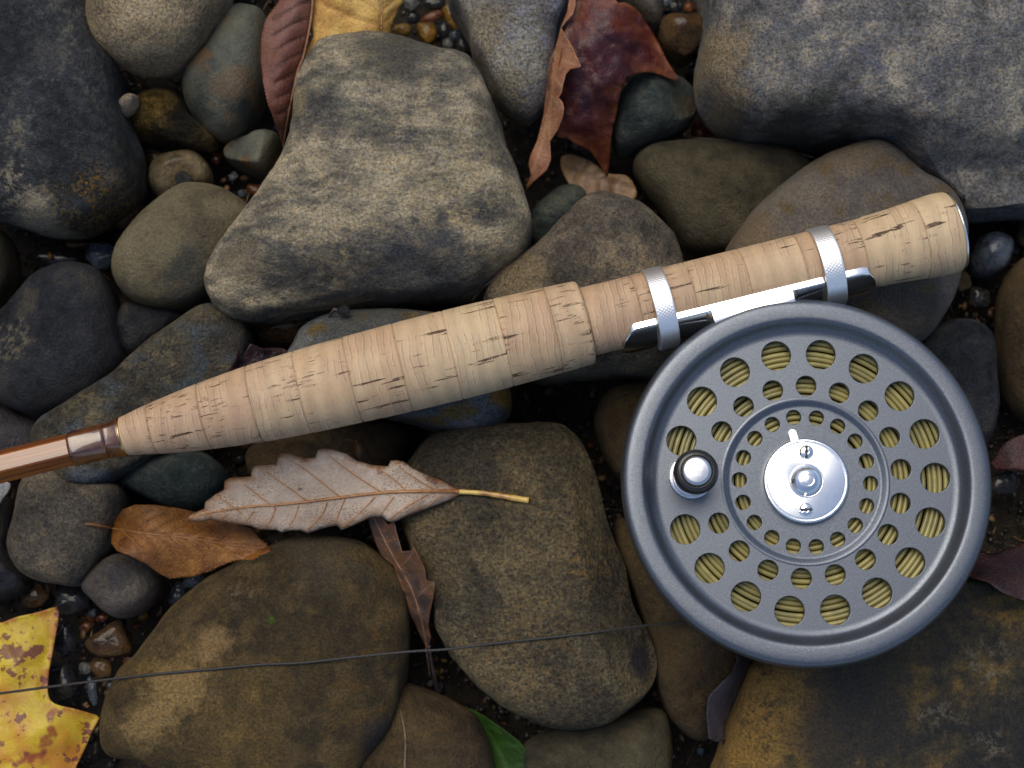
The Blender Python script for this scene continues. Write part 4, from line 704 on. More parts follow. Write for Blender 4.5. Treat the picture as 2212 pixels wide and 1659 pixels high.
# --- curled brown leaf between the two large brown stones
z8 = lambda L: [(719+.35*a, 1078+.35*b) for a, b in L]
CU = [(795, 1120), (800, 1142), (808, 1165), (822, 1200), (848, 1223), (863, 1257), (875, 1288), (884, 1324), (895, 1346), (915, 1390), (924, 1405), (931, 1376), (925, 1351), (929, 1324), (936, 1288), (939, 1257), (930, 1256), (921, 1254), (916, 1225), (904, 1202), (893, 1182), (888, 1190), (868, 1191), (863, 1172), (856, 1148), (852, 1126), (838, 1134), (824, 1116), (808, 1112)]
leaf('oak_leaf', 'curled dark brown leaf wedged between the two large brown stones', 'leaf', CU, [(797, 1122, 31, 'a'), (852, 1128, 34, 'a'), (825, 1160, 30, 'a'), (848, 1222, 29, 'a'), (868, 1190, 34, 'a'), (893, 1184, 38, 'a'), (880, 1260, 30, 'a'), (938, 1258, 37, 'a'), (915, 1235, 35, 'a'), (900, 1330, 27, 'a'), (932, 1300, 33, 'a'), (922, 1402, 20, 'a')],
     LM['curl'], [[(835, 1170), (860, 1160), (855, 1135)], [(868, 1222), (885, 1205), (892, 1186)], [(900, 1290), (922, 1270), (936, 1260)]], [(808, 1118), (840, 1185), (885, 1265), (908, 1330), (922, 1400)], res=4, wav=.8, wavf=.03, groove=-.15, gw=3, drape=True, smooth_outline=False, tubes=(False, .5, LM['foldtan']), vein_r=(.16, .07), stalk=([(921, 1400, 20, 'a'), (924, 1425, 16, 'a'), (929, 1460, 12, 'a')], .3, .2, LM['twig']))
# --- soaked tan leaf under the slab stone
TA = [(1212, 364), (1212, 340), (1226, 333), (1240, 334), (1279, 350), (1314, 374), (1349, 378), (1366, 392), (1374, 425), (1330, 450), (1270, 450), (1240, 412), (1226, 393)]
leaf('beech_leaf', 'soaked tan leaf lying deep in the gap below the maroon leaf', 'leaf', TA, [(1212, 350, 11, 'a'), (1290, 360, 14, 'a'), (1366, 400, 12, 'a'), (1300, 440, 13, 'a'), (1250, 400, 14, 'a')], LM['tan'], [[(1245, 372), (1240, 390), (1245, 408)], [(1270, 380), (1268, 400), (1275, 425)], [(1298, 388), (1296, 410), (1305, 440)], [(1326, 395), (1325, 415), (1333, 440)], [(1250, 372), (1262, 360), (1270, 348)], [(1280, 382), (1296, 372), (1304, 368)]], [(1214, 352), (1260, 374), (1320, 392), (1370, 405)], res=5, wav=.3, groove=.35, gw=3, pleat=.4, drape=False)
# --- black purple leaf beside the golden boulder
BP = [(1588, 1398), (1592, 1428), (1584, 1446)]+teeth([(1584, 1446), (1571, 1463), (1546, 1487), (1532, 1505), (1527, 1530), (1528, 1565), (1531, 1596)], 7, 2, .2)+[(1545, 1602), (1556, 1604), (1565, 1596), (1566, 1560), (1586, 1519), (1607, 1470), (1624, 1425), (1620, 1395)]
leaf('beech_leaf', 'withered black-purple leaf standing on edge against the golden-stained boulder', 'leaf', BP, [(1590, 1400, 27, 'a'), (1620, 1405, 22, 'a'), (1570, 1465, 33, 'a'), (1605, 1470, 24, 'a'), (1530, 1520, 33, 'a'), (1580, 1520, 24, 'a'), (1531, 1590, 31, 'a'), (1564, 1590, 26, 'a'), (1548, 1540, 30, 'a')], LM['purpleblack'], [], [(1612, 1420), (1580, 1500), (1562, 1596)], res=4, wav=.5, groove=.2, drape=True, smooth_outline=False, stalk=([(1562, 1594, 26, 'a'), (1565, 1625, 20, 'a'), (1570, 1655, 14, 'a')], .3, .22, LM['darktwig']))
# --- small scraps
leaf('leaf_scrap', 'dark maroon leaf poking out above the cork grip', 'leaf', [(495, 803), (506, 778), (516, 755), (520, 778), (531, 760), (541, 743), (567, 753), (590, 751), (612, 752), (632, 768), (620, 805), (560, 825), (510, 820)], [(497, 800, 24, 'a'), (516, 756, 28, 'a'), (541, 744, 28, 'a'), (560, 780, 25, 'a'), (612, 755, 23, 'a'), (560, 820, 24, 'a')], LM['darkmaroon'], [], None, res=5, wav=.8, wavf=.03, smooth_outline=False)
leaf('leaf_scrap', 'dull red leaf scrap beside the rim of the reel', 'leaf', teeth([(2140, 1002), (2154, 980), (2168, 962), (2197, 944), (2240, 936)], 10, 2.5)+[(2250, 1020), (2220, 1016), (2187, 1013), (2154, 1016)], [(2145, 1003, 11, 'a'), (2197, 946, 15, 'a'), (2190, 1010, 15, 'a'), (2240, 980, 14, 'a')], LM['redscrap'], [], None, res=5, wav=.6, smooth_outline=False)
leaf('leaf_scrap', 'dark purple wet leaf partly under the rim of the reel', 'leaf', [(2090, 1240), (2106, 1205), (2122, 1190), (2145, 1196), (2182, 1183), (2240, 1180), (2260, 1310), (2212, 1296), (2168, 1281), (2136, 1259), (2110, 1250)], [(2100, 1235, 30, 'a'), (2145, 1200, 26, 'a'), (2210, 1190, 24, 'a'), (2210, 1290, 34, 'a'), (2150, 1260, 36, 'a')], LM['darkmaroon'], [[(2110, 1215), (2160, 1225), (2230, 1250)]], None, res=6, wav=.6, smooth_outline=True)
leaf('leaf_scrap', 'small rolled maroon leaf end standing behind the pale oak leaf', 'leaf', [(745, 948), (760, 952), (769, 950), (777, 953), (785, 947), (788, 967), (798, 987), (806, 1006), (788, 1006), (768, 990), (753, 968)], [(746, 949, 27, 'a'), (768, 951, 31, 'a'), (785, 948, 26, 'a'), (770, 980, 31, 'a'), (800, 1003, 26, 'a'), (756, 972, 25, 'a')], LM['curl'], [], None, res=3, wav=.3, drape=False)
leaf('leaf_scrap', 'pale grey leaf scrap at the edge under the bamboo blank', 'leaf', [(-30, 1040), (0, 1038), (22, 1045), (18, 1062), (6, 1078), (-4, 1090), (-30, 1090)], [(-20, 1045, 24, 'a'), (20, 1046, 23, 'a'), (0, 1075, 22, 'a'), (-25, 1085, 22, 'a')], LM['palescrap'], [], None, res=4, wav=.4, drape=False)
def twig(name, label, cat, pts, r0, r1, mat, n=40):
    q = spline([p[:2] for p in pts], n, False); s = np.linspace(0, 1, n)
    zc = np.interp(s, np.linspace(0, 1, len(pts)), [p[2] if len(p) > 3 else hit(p[0], p[1])+p[2] for p in pts])
    V, F = tube(at(q[:, 0], q[:, 1], zc), np.interp(s, [0, 1], [r0, r1])*(1+.12*pnoise(np.c_[s*14, 0*s, 0*s])), 8)
    o = obj(name, V, F, mat, loc=V.mean(0)); return tag(o, label, cat, 'twigs and stems caught among the stones')
twig('stem', 'thin tan dry stem lying on the dark brown stone at the lower edge', 'stem', [(864, 1534, .2), (872, 1566, .4), (876, 1603, .4), (875, 1640, .4), (874, 1690, .4)], .14, .42, LM['twig'])
twig('stem', 'slim grey stem standing in the gap below the curled brown leaf', 'stem', [(926, 1395, 22, 'a'), (934, 1440, 16, 'a'), (949, 1510, 9, 'a')], .45, .5, LM['darktwig'])
twig('twig', 'thin dark purple twig lying across the gap under the blue-grey boulder', 'twig', [(1460, 296, 9, 'a'), (1543, 301, 15, 'a'), (1613, 308, 20, 'a'), (1683, 321, 21, 'a'), (1760, 341, 18, 'a')], .28, .3, LM['darktwig'])
twig('twig', 'short reddish twig in the crack beside the slab stone', 'twig', [(1020, 650, 28, 'a'), (1045, 620, 32, 'a'), (1085, 590, 33, 'a')], .2, .3, LM['darktwig'])
bd = empty('bud', at(738, 672, 36), 'dark dried bud with a bent stem under the tip of the big pale stone', 'bud')
rl = np.array(bd.location)/MM
q = pebble_shape(); obj('husk', at(742, 670, 37)-rl+q*np.array([1.7, 1.3, 1.3]), IF, S['slatewet'], parent=bd)
Vt, Ft = tube(at(np.array([736, 722, 714, 708]), np.array([672, 668, 680, 694]), np.array([36, 36, 34, 32])), [.5, .4, .35, .25], 8); obj('stem', Vt-rl, Ft, LM['darktwig'], parent=bd)

def crumbs():
    """flakes of rotted leaf and bits of twig lying in the gravel pockets"""
    t = NT('leaf_crumb'); a = t.attr('tint'); t.set(color=t.ramp(a, [(0, (.02, .012, .007)), (.5, (.07, .035, .015)), (.8, (.16, .08, .03)), (1, (.25, .15, .06))]), rough=.5)
    V, F, T = [], [], []; n = 0
    x = RNG.uniform(-20, PW+20, 4200); y = RNG.uniform(-20, PH+20, 4200); k = free(x, y, .97)
    for px, py in zip(x[k], y[k]):
        pk = any(np.hypot(px-a_, py-b) < c for a_, b, c in POCKETS); c = at(px, py, RNG.uniform(1.2, 4.2) if pk else RNG.uniform(-6.5, -4))
        if RNG.uniform() < .35:
            L = RNG.uniform(1.5, 5); th = RNG.uniform(0, 6.28); s = np.linspace(-.5, .5, 5); P = c+np.stack([L*s*math.cos(th), L*s*math.sin(th), RNG.uniform(-.6, .6)*s+.5*s*s], -1)
            v, f = tube(P, [.1, .16, .18, .15, .08], 5)
        else:
            m = 7; q = np.arange(m)*2*math.pi/m; r = RNG.uniform(.5, 1.5)*RNG.uniform(.55, 1, m); th = RNG.uniform(0, 6.28); u = np.c_[r*np.cos(q), .65*r*np.sin(q)]
            u = np.c_[u[:, 0]*math.cos(th)-u[:, 1]*math.sin(th), u[:, 0]*math.sin(th)+u[:, 1]*math.cos(th)]; zz = RNG.uniform(-.3, .3, m)
            v = np.concatenate([np.c_[u, zz], np.c_[u*.97, zz-.1]])+c; f = [tuple(range(m)), tuple(range(2*m-1, m-1, -1))]+[(i, i+m, (i+1) % m+m, (i+1) % m) for i in range(m)]
        V.append(v); F += [tuple(int(i)+n for i in g) for g in f]; T += [RNG.uniform()]*len(v); n += len(v)
    o = obj('leaf_crumbs', np.concatenate(V), F, t.m); tag(o, 'crumbs of rotted leaves and twig bits in the gravel', kind='stuff')
    o.data.attributes.new('tint', 'FLOAT', 'POINT').data.foreach_set('value', np.array(T, np.float32))
crumbs()
# ------------------------------------------------------------------ fly rod
ZR = 52.0
R0, R1 = at(265, 943, ZR), at(2070, 497, ZR); K = np.linalg.norm(R1-R0)/1859.0        # mm per traced unit along the rod
ux = (R1-R0)/np.linalg.norm(R1-R0); RANG = math.atan2(ux[1], ux[0])
rod = empty('fishing_rod', R0, 'bamboo fly rod with cork grip and two knurled silver bands, lying across the stones', 'fishing rod'); rod.rotation_euler = (0, 0, RANG)
def cork_mat(name='cork'):
    t = NT(name); v = t.coords(off=(0, 0, 0), rnd=True); oi = t.n('ObjectInfo')
    def st_(sc):
        m = t.n('Mapping'); m.inputs['Scale'].default_value = sc; t.l(v, m.inputs[0]); return m.outputs[0]
    n0 = t.noise(v, .10, 4, .55); rn = oi.outputs['Random']
    fl = t.noise(st_((1, .2, .2)), 2.2, 3, .6); grain = t.noise(st_((1.3, .6, .6)), 1.2, 5, .7)
    base = t.ramp(rn, [(0, (.46, .33, .185)), (.25, (.39, .245, .145)), (.45, (.49, .365, .215)), (.62, (.38, .245, .15)), (.8, (.44, .30, .175)), (1, (.40, .26, .15))])
    col = t.mix(t.math('MULTIPLY', t.step(n0, .42, .66), .5), base, (.50, .37, .22))
    col = t.mix(t.math('MULTIPLY', t.step(t.noise(v, .06, 3), .5, .68), .5), col, (.385, .24, .155))
    sx = t.n('SeparateXYZ'); t.l(v, sx.inputs[0])
    warp = t.math('ADD', t.math('MULTIPLY', t.noise(v, .045, 1, .5), 5.0), t.math('MULTIPLY', t.noise(v, .35, 3, .55), 1.1))            # growth rings of the bark, running round the handle
    ph = t.math('MULTIPLY', t.math('ADD', sx.outputs[0], warp), 4.1)
    wv = t.math('SINE', ph); amp = t.step(t.noise(v, .12, 2), .42, .6)
    dk = t.math('MULTIPLY', t.step(wv, .80, .98), amp); lt = t.math('MULTIPLY', t.step(t.math('SINE', t.math('ADD', ph, 1.0)), .72, .98), amp)
    soft = t.math('MULTIPLY', t.math('SINE', t.math('MULTIPLY', ph, .37)), .5)
    col = t.mix(t.math('MULTIPLY', dk, .26), col, (.25, .14, .08)); col = t.mix(t.math('MULTIPLY', lt, .28), col, (.66, .54, .39))
    col = t.mix(1.0, col, t.grey(t.math('MULTIPLY_ADD', soft, .14, 1.0)), 'MULTIPLY')
    col = t.mix(1.0, col, t.grey(t.math('MULTIPLY_ADD', t.math('SUBTRACT', t.math('ADD', t.math('MULTIPLY', fl, .6), grain), .8), .3, 1.0)), 'MULTIPLY')
    zone = t.math('MULTIPLY', t.step(t.noise(v, .07, 2, .5), .50, .58), t.step(rn, .4, .6))
    big = t.noise(st_((.085, 1.1, 1.1)), .55, 4, .62, .15); small = t.noise(st_((.16, 1.6, 1.6)), 1.0, 3, .62)
    pit = t.math('MULTIPLY', t.math('MULTIPLY', t.step(big, .625, .655), t.step(grain, .38, .47)), t.step(t.noise(v, .05, 2), .42, .5))
    pit2 = t.math('MULTIPLY', t.step(small, .60, .65), zone)
    p = t.math('MAXIMUM', pit, t.math('MULTIPLY', pit2, .75))
    halo = t.math('MULTIPLY', t.step(big, .58, .65), .22)
    sp = t.math('MULTIPLY', t.step(t.voro(v, .45), .05, .12, 1, 0), .6)
    col = t.mix(halo, col, (.29, .16, .09)); col = t.mix(p, col, t.mix(t.step(grain, .4, .6), (.04, .024, .016), (.13, .07, .038))); col = t.mix(sp, col, (.2, .11, .06))
    h = t.math('ADD', t.math('MULTIPLY', p, -1.5), t.math('ADD', t.math('ADD', t.math('MULTIPLY', dk, -.3), t.math('MULTIPLY', lt, .2)), t.math('MULTIPLY', t.math('ADD', fl, grain), .35)))
    t.bump(h, .28, .9)
    return t.set(color=col, rough=.6, spec=.35)
CORK = cork_mat()
def metal(name, col=(.80, .80, .81), rough=.1, bumpy=0.0, aniso=0.0, scr=0.0):
    t = NT(name); v = t.coords(); n = t.noise(v, .35, 4, .6)
    r = t.math('MULTIPLY_ADD', n, .12+scr, rough-.05, clamp=True)
    c = t.mix(t.step(n, .4, .7), col, tuple(k*.9 for k in col)); t.set(color=c, rough=r, metal=1.0, aniso=aniso)
    if bumpy: t.bump(t.noise(v, 2.5, 3), bumpy, .4)
    if aniso:
        tg = t.n('Tangent', direction_type='RADIAL', axis='Z'); t.l(tg.outputs[0], t.b.inputs['Tangent'])
    return t.m
CHROME = metal('polished_silver', (.86, .87, .88), .13); SILVER = metal('knurled_nickel_silver', (.93, .93, .92), .46)
GT = np.array([0, 20, 57, 110, 170, 281, 400, 500, 613, 726, 841, 955, 1012, 1024, 1030]); GR = np.array([41, 45, 53, 62, 71, 83, 90.5, 94, 97, 98, 97, 94, 92, 90, 86])
ST = np.array([1020, 1600, 1651, 1700, 1750, 1785, 1815, 1835, 1846]); SR = np.array([75, 76, 78, 80.5, 84.5, 88, 90, 89.5, 87])
def sm(T, R): 
    q = spline(np.c_[T, R], 600, False); return lambda x: np.interp(x, q[:, 0], q[:, 1])
gr, sr = sm(GT, GR), sm(ST, SR)
def front(t, r=None, grow=1.0):
    h = (r if r else float(gr(t) if t < 1025 else sr(t)))*K*.95*grow; x = 265+.9707*t
    return t-h/390*(x-1106)/.9707-h*.35
def cork_ring(a, b, rf, end0=False, end1=False):
    T = np.unique(np.r_[np.linspace(a, b, 26), a+.8, a+1.6, a+2.4, b-.8, b-1.6, b-2.4]); R = rf(T)
    d = np.minimum(T-a, b-T)
    R = R-np.where(d < 2.4, 2.2*(1-d/2.4), 0)                            # a fine joint at both faces
    if end1: R = np.where(b-T < 9, R-9*(1-np.sqrt(np.clip(1-((9-(b-T))/9)**2, 0, 1))), R)
    prof = [(0.02, a)]+list(zip(R, T))+[(0.02, b)]
    V, F = lathe(np.array(prof)*K, 112, 'x')
    n = np.linalg.norm(V[:, 1:], axis=1, keepdims=True)+1e-6; w = (n > 3)
    V[:, 1:] *= 1+w*(.0025*fbm(V*.35+a, 3)[:, None])
    V[:, 1:] += 0
    o = obj('cork_ring', V, F, CORK, parent=rod, loc=np.array([(a+b)/2*K, 0, 0])); return o
gb = [0]+[float(front(t)) for t in (57, 170, 281, 387, 500, 613, 726, 841, 955)]+[1024.0]
for i, (a, b) in enumerate(zip(gb[:-1], gb[1:])): cork_ring(a, b, gr, end1=(b == 1024.0))
sb = [1024.0]+[float(front(t)) for t in (1145, 1267, 1390, 1516, 1651, 1790)]+[1845]
for a, b in zip(sb[:-1], sb[1:]): cork_ring(a, b, sr)
V, F = lathe(rounded([(0.05, 1845), (87, 1845), (88, 1846.5), (87.2, 1849.5), (80, 1853), (50, 1856), (0.05, 1857)], 2)*K, 112, 'x'); obj('butt_cap', V, F, CHROME, parent=rod)
# bamboo blank: hexagonal, varnished
def bamboo():
    t = NT('varnished_bamboo'); v = t.coords((.04, 1.6, 1.6)); n = t.noise(v, 1.2, 5, .65); n2 = t.noise(t.coords((.03, 1, 1)), .5, 3)
    col = t.ramp(n, [(.3, (.10, .024, .003)), (.5, (.19, .052, .006)), (.7, (.29, .095, .012))]); col = t.mix(t.step(n2, .45, .7), col, (.085, .026, .006))
    t.bump(n, .05, .5); return t.set(color=col, rough=.35, coat=1.0, coat_rough=.04, coat_ior=1.5, spec=.25)
BAM = bamboo()
L = 900
a = math.radians(90-5)+np.arange(6)*math.pi/3+math.pi/6
def hexa(t): return np.array([[t*K, 37*K*math.cos(q), 37*K*math.sin(q)] for q in a])
secs = []
for q in range(6):
    pass
def hexbar(t0, t1, r, bev=.06):
    pts = []
    for i in range(6):
        p, c, n = (np.array([math.cos(a[(i+d) % 6]), math.sin(a[(i+d) % 6])])*r*K for d in (-1, 0, 1))
        pts += [c+(p-c)*bev, c+(n-c)*bev]
    pts = np.array(pts); V = np.concatenate([np.c_[np.full(12, t*K), pts] for t in (t0, t1)])
    F = [tuple(q) for q in gridfaces(2, 12)]+[tuple(range(11, -1, -1)), tuple(range(12, 24))]
    return V, F
V, F = hexbar(-L, -2, 36.5); obj('blank', V, F, BAM, parent=rod, smooth=False)
def wrap_mat():
    t = NT('varnished_brown_thread'); v = t.coords((1, .02, .02)); w_ = t.n('TexWave', wave_type='BANDS', bands_direction='X'); w_.inputs['Scale'].default_value = 1.1; t.l(v, w_.inputs[0])
    n = t.noise(t.coords(), .3, 4); col = t.ramp(n, [(.35, (.045, .012, .004)), (.6, (.12, .04, .010)), (.75, (.18, .08, .012))])
    t.bump(t.math('ADD', t.math('MULTIPLY', w_.outputs['Fac'], .25), n), .12, .6); return t.set(color=col, rough=.3, coat=1.0, coat_rough=.05, coat_ior=1.55, spec=.5)
WR = wrap_mat()
def winding(t0, t1, r0, r1, n=14):
    """thread wrapped tight over the hexagonal cane"""
    T = np.linspace(t0, t1, n); V = []
    for i, t in enumerate(T):
        f = i/(n-1); r = r0+(r1-r0)*f*f; e = min(f, 1-f)*n
        r = r-(1.2 if e < .5 else 0)
        for j in range(72):
            th = j*2*math.pi/72; d = (th-a[0]+math.pi/6) % (math.pi/3)-math.pi/6; hx = math.cos(math.pi/6)/math.cos(((th-a[0]) % (math.pi/3))-math.pi/6)
            k = .22+.55*f; rr = r*((1-k)*hx*1.03+k)
            V.append((t*K, rr*K*math.cos(th), rr*K*math.sin(th)))
    m = len(V)
    return np.array(V), [tuple(q) for q in gridfaces(n, 72)]+[tuple(range(71, -1, -1)), tuple(range(m-72, m))]
V, F = winding(-113, -34, 38.5, 39.5); obj('winding', V, F, WR, parent=rod)
V, F = winding(-34, -1, 39.5, 44.5); obj('winding', V, F, WR, parent=rod)
V, F = lathe(rounded([(30, -3), (42.2, -3), (43.2, 0), (41.5, 3), (30, 3)], 1)*K, 72, 'x'); obj('winding_check', V, F, metal('brass_ring', (.55, .36, .12), .25), parent=rod)
# two knurled sliding bands
def band(t0, t1):
    nl, na = 34, 300; s = np.linspace(0, 1, nl); V = []
    th = np.arange(na)*2*math.pi/na
    for f in s:
        ed = min(f, 1-f); kn = 0
        R = 89.0*np.ones(na)
        if .09 < ed: R = R+1.25*np.maximum(np.abs(np.sin(th*37+f*15))**1.0, np.abs(np.sin(th*37-f*15)))-.6
        elif ed < .03: R = R-1.2*(1-ed/.03)
        V.append(np.c_[np.full(na, t0+(t1-t0)*f), R*np.cos(th), R*np.sin(th)])
    for f in (1, 0): V.append(np.c_[np.full(na, t0+(t1-t0)*f), 85*np.cos(th), 85*np.sin(th)])
    V = np.concatenate(V); V[:, 1] -= 9.5; V *= K
    F = np.concatenate([gridfaces(nl+2, na), np.stack([(nl+1)*na+np.arange(na), (nl+1)*na+(np.arange(na)+1) % na, (np.arange(na)+1) % na, np.arange(na)], -1)])
    c = np.array([(t0+t1)/2*K, 0, 0]); return obj('reel_band', V, F, SILVER, parent=rod, loc=c)
band(front(1174, 86), front(1217, 86)); band(front(1551, 86), front(1596, 86))

# ------------------------------------------------------------------ fly reel
ZP = 57.5
C = at(1740, 1040, ZP); KR = float(np.linalg.norm(at(1790, 1040, ZP)-C))/50.0            # mm per traced unit at the reel face
reel = empty('fly_reel', C, 'dark grey fly reel with round holes and a bright silver hub', 'fishing reel'); reel.rotation_euler = (math.radians(-1.0), 0, 0)
bpy.context.view_layer.update(); RINV = np.array(reel.matrix_world.inverted())
def satin(name, col, rough=.4):
    t = NT(name); v = t.coords(); n = t.noise(v, 2.6, 3, .7); n2 = t.noise(v, .05, 3)
    c = t.mix(1.0, col, t.grey(t.math('MULTIPLY_ADD', t.math('SUBTRACT', n, .5), 1.1, 1.0)), 'MULTIPLY')
    sp = t.math('MULTIPLY', t.step(t.voro(v, 2.6), .05, .2, 1, 0), t.step(t.noise(v, 1.3, 2), .52, .6)); c = t.mix(t.math('MULTIPLY', sp, .4), c, (.55, .58, .62))
    r = t.math('MULTIPLY_ADD', n2, .12, rough-.06); t.bump(n, .035, .8)
    return t.set(color=c, rough=r, metal=.9)
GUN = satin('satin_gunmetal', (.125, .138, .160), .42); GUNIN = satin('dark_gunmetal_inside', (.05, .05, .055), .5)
def ring_pts(r, n, cx=0, cy=0): q = np.arange(n)*2*math.pi/n; return np.c_[cx+r*np.cos(q), cy+r*np.sin(q)]
HOLES_O = [(281*math.cos(math.radians(1.6+20*k)), 281*math.sin(math.radians(1.6+20*k)), 32.3) for k in range(18) if abs(1.6+20*k-181.6) > 5]
HOLES_M = [(209*math.cos(math.radians(q)), 209*math.sin(math.radians(q)), 22.3) for q in np.linspace(-154.5, 148.7, 16)]
HOLES_I = [(142*math.cos(math.radians(-1.6+20*k)), 142*math.sin(math.radians(-1.6+20*k)), 16.3) for k in range(18)]
def plate(r0, r1, holes, z=0.0, nb=192):
    """flat ring with round holes: triangles over the ring, then each hole's rim and wall"""
    P, E = [], []
    def loop(q):
        b = len(P); P.extend(map(tuple, q)); E.extend((b+i, b+(i+1) % len(q)) for i in range(len(q)))
    loop(ring_pts(r1, nb)); loop(ring_pts(r0, nb))
    for x, y, r in holes: loop(ring_pts(r+1.0, 40, x, y))
    v2, _, f2, *_ = delaunay_2d_cdt([Vector(p) for p in P], E, [], 0, 1e-5)
    X = np.array([v[:] for v in v2]); V = [(p[0], p[1], z) for p in X]; F = []
    for f in f2:
        c = X[list(f)].mean(0); rr = np.hypot(*c)
        if r0 < rr < r1 and all(np.hypot(c[0]-x, c[1]-y) > r+.9 for x, y, r in holes): F.append(tuple(f))
    for x, y, r in holes:
        b = len(V)
        for rr, zz in ((r+1.0, z), (r+.25, z-.3), (r, z-1.1), (r, z-17)): V += [(p[0], p[1], zz) for p in ring_pts(rr, 40, x, y)]
        F += [tuple(int(k)+b for k in q[::-1]) for q in gridfaces(4, 40)]
    return V, F
def merge(parts):
    V, F = [], []
    for v, f in parts: b = len(V); V += [tuple(map(float, q)) for q in v]; F += [tuple(int(i)+b for i in q) for q in f]
    return np.array(V), F
V, F = merge([plate(183, 318, HOLES_O+HOLES_M), plate(60, 163, HOLES_I, -6.0)])
o = obj('spool_face', V*KR, F, GUN, parent=reel, smooth=False)
# step ring between the two perforated bands, and the raised rim with its rounded cove
prof = rounded([(163, -6), (166, -5.6), (171, -2.5), (176, .3), (180, .9), (183, 0)], 3, 6); V, F = lathe(prof*KR, 192); obj('step_ring', V, F[:, ::-1], GUN, parent=reel)
cov = [(318, 0), (324, 0.66), (331, 3.28), (337, 9.02), (342, 15.58), (346, 21.32), (349, 25.01), (351.5, 27.06), (356, 28.54), (366, 29.03), (378, 28.7), (387, 27.06), (393.5, 22.55), (397.5, 15.58), (399.3, 8.2), (399, 2.46), (397, -2), (396, -4), (397.5, -7), (392, -60), (384, -135), (376, -150), (0.5, -152)]
V, F = lathe(spline(np.array(cov[:19]), 90, False)*KR, 224); V2, F2 = lathe(np.array(cov[18:])*KR, 224)
obj('rim', V, F[:, ::-1], GUN, parent=reel); obj('frame', V2, F2[:, ::-1], GUN, parent=reel)
V, F = lathe(np.array([(360, -30), (360, -140), (90, -140), (90, -12), (60, -10)])*KR, 96); obj('spool', V, F, GUNIN, parent=reel)
# hub plate, spindle, screws, latch
HZ = 13.0
BR = metal('brushed_silver_hub', (.86, .88, .88), .2, aniso=.7); BR2 = metal('turned_silver', (.84, .84, .84), .14)
V, F = lathe(rounded([(92.5, -6), (92.5, HZ-4), (90, HZ), (86, HZ+.8), (84.5, HZ-.6), (83, HZ-.6), (82, HZ+.4), (40, HZ+.8), (.3, HZ+.8)], .8)*KR, 160); obj('hub_plate', V, F, BR, parent=reel)
V, F = lathe(rounded([(37, HZ), (37, HZ+2), (35.5, HZ+3.5), (34, HZ+3), (31, HZ+9), (27, HZ+16), (20, HZ+20.5), (13, HZ+22.5), (11.5, HZ+21.6), (10, HZ+22.4), (.3, HZ+22.8)], 1.5)*KR, 96); obj('spindle_cap', V, F, BR2, parent=reel)
def screw(x, y, ang):
    s = empty_part = None
    V, F = lathe(rounded([(15.5, HZ), (15.3, HZ+3), (12, HZ+6), (6, HZ+7.6), (.3, HZ+8)], 1)*KR, 40)
    c = np.array([x*KR, y*KR, 0]); d = np.array([math.cos(ang), math.sin(ang)]); n = np.array([-d[1], d[0]])
    V = np.array(V); u = V[:, :2]@n; k = np.abs(u) < 2.2*KR
    V[:, 2] = np.where((np.abs(u) < 1.9*KR) & (V[:, 2] > HZ*KR+.1), np.minimum(V[:, 2], (HZ+3.2)*KR), V[:, 2])
    o = obj('screw', V+c, F, CHROME, parent=reel, loc=c)
    m = np.array([[-14, -1.9], [14, -1.9], [14, 1.9], [-14, 1.9]]); Q = np.r_[[np.r_[d*p+n*q, HZ+7.9-.02*p*p*0] for p, q in m], [np.r_[d*p+n*q, HZ+2] for p, q in m]]
    sl = obj('slot', Q*KR*np.array([1, 1, 1])-np.array([0, 0, 0]), [(0, 1, 2, 3), (4, 7, 6, 5), (0, 4, 5, 1), (1, 5, 6, 2), (2, 6, 7, 3), (3, 7, 4, 0)], GUNIN, parent=o, smooth=False)
    sl.scale = (.92, 1, .96)
screw(1, 62, math.radians(88)); screw(-3, -63, math.radians(4))
def latch():
    bm = bmesh.new(); P = [(-8, 84), (-8.6, 108)]+[(-8.6+8.6*(1-math.cos(q)), 108+8.5*math.sin(q)) for q in np.linspace(.3, math.pi-.3, 7)]+[(8.6, 108), (9.6, 84)]
    c, s = math.cos(math.radians(14)), math.sin(math.radians(14)); P = [(x*c-y*s, x*s+y*c) for x, y in P]
    a_ = [bm.verts.new((x*KR*MM, y*KR*MM, -5*KR*MM)) for x, y in P]; f = bm.faces.new(a_); r = bmesh.ops.extrude_face_region(bm, geom=[f])
    bmesh.ops.translate(bm, verts=[v for v in r['geom'] if isinstance(v, bmesh.types.BMVert)], vec=(0, 0, 11*KR*MM)); bmesh.ops.recalc_face_normals(bm, faces=bm.faces)
    bmesh.ops.bevel(bm, geom=[e for e in bm.edges if all(v.co.z > 0 for v in e.verts)], offset=1.2*KR*MM, segments=2, affect='EDGES')
    me = bpy.data.meshes.new('latch'); bm.to_mesh(me); bm.free(); me.materials.append(SILVER); link(bpy.data.objects.new('latch', me), reel)
latch()
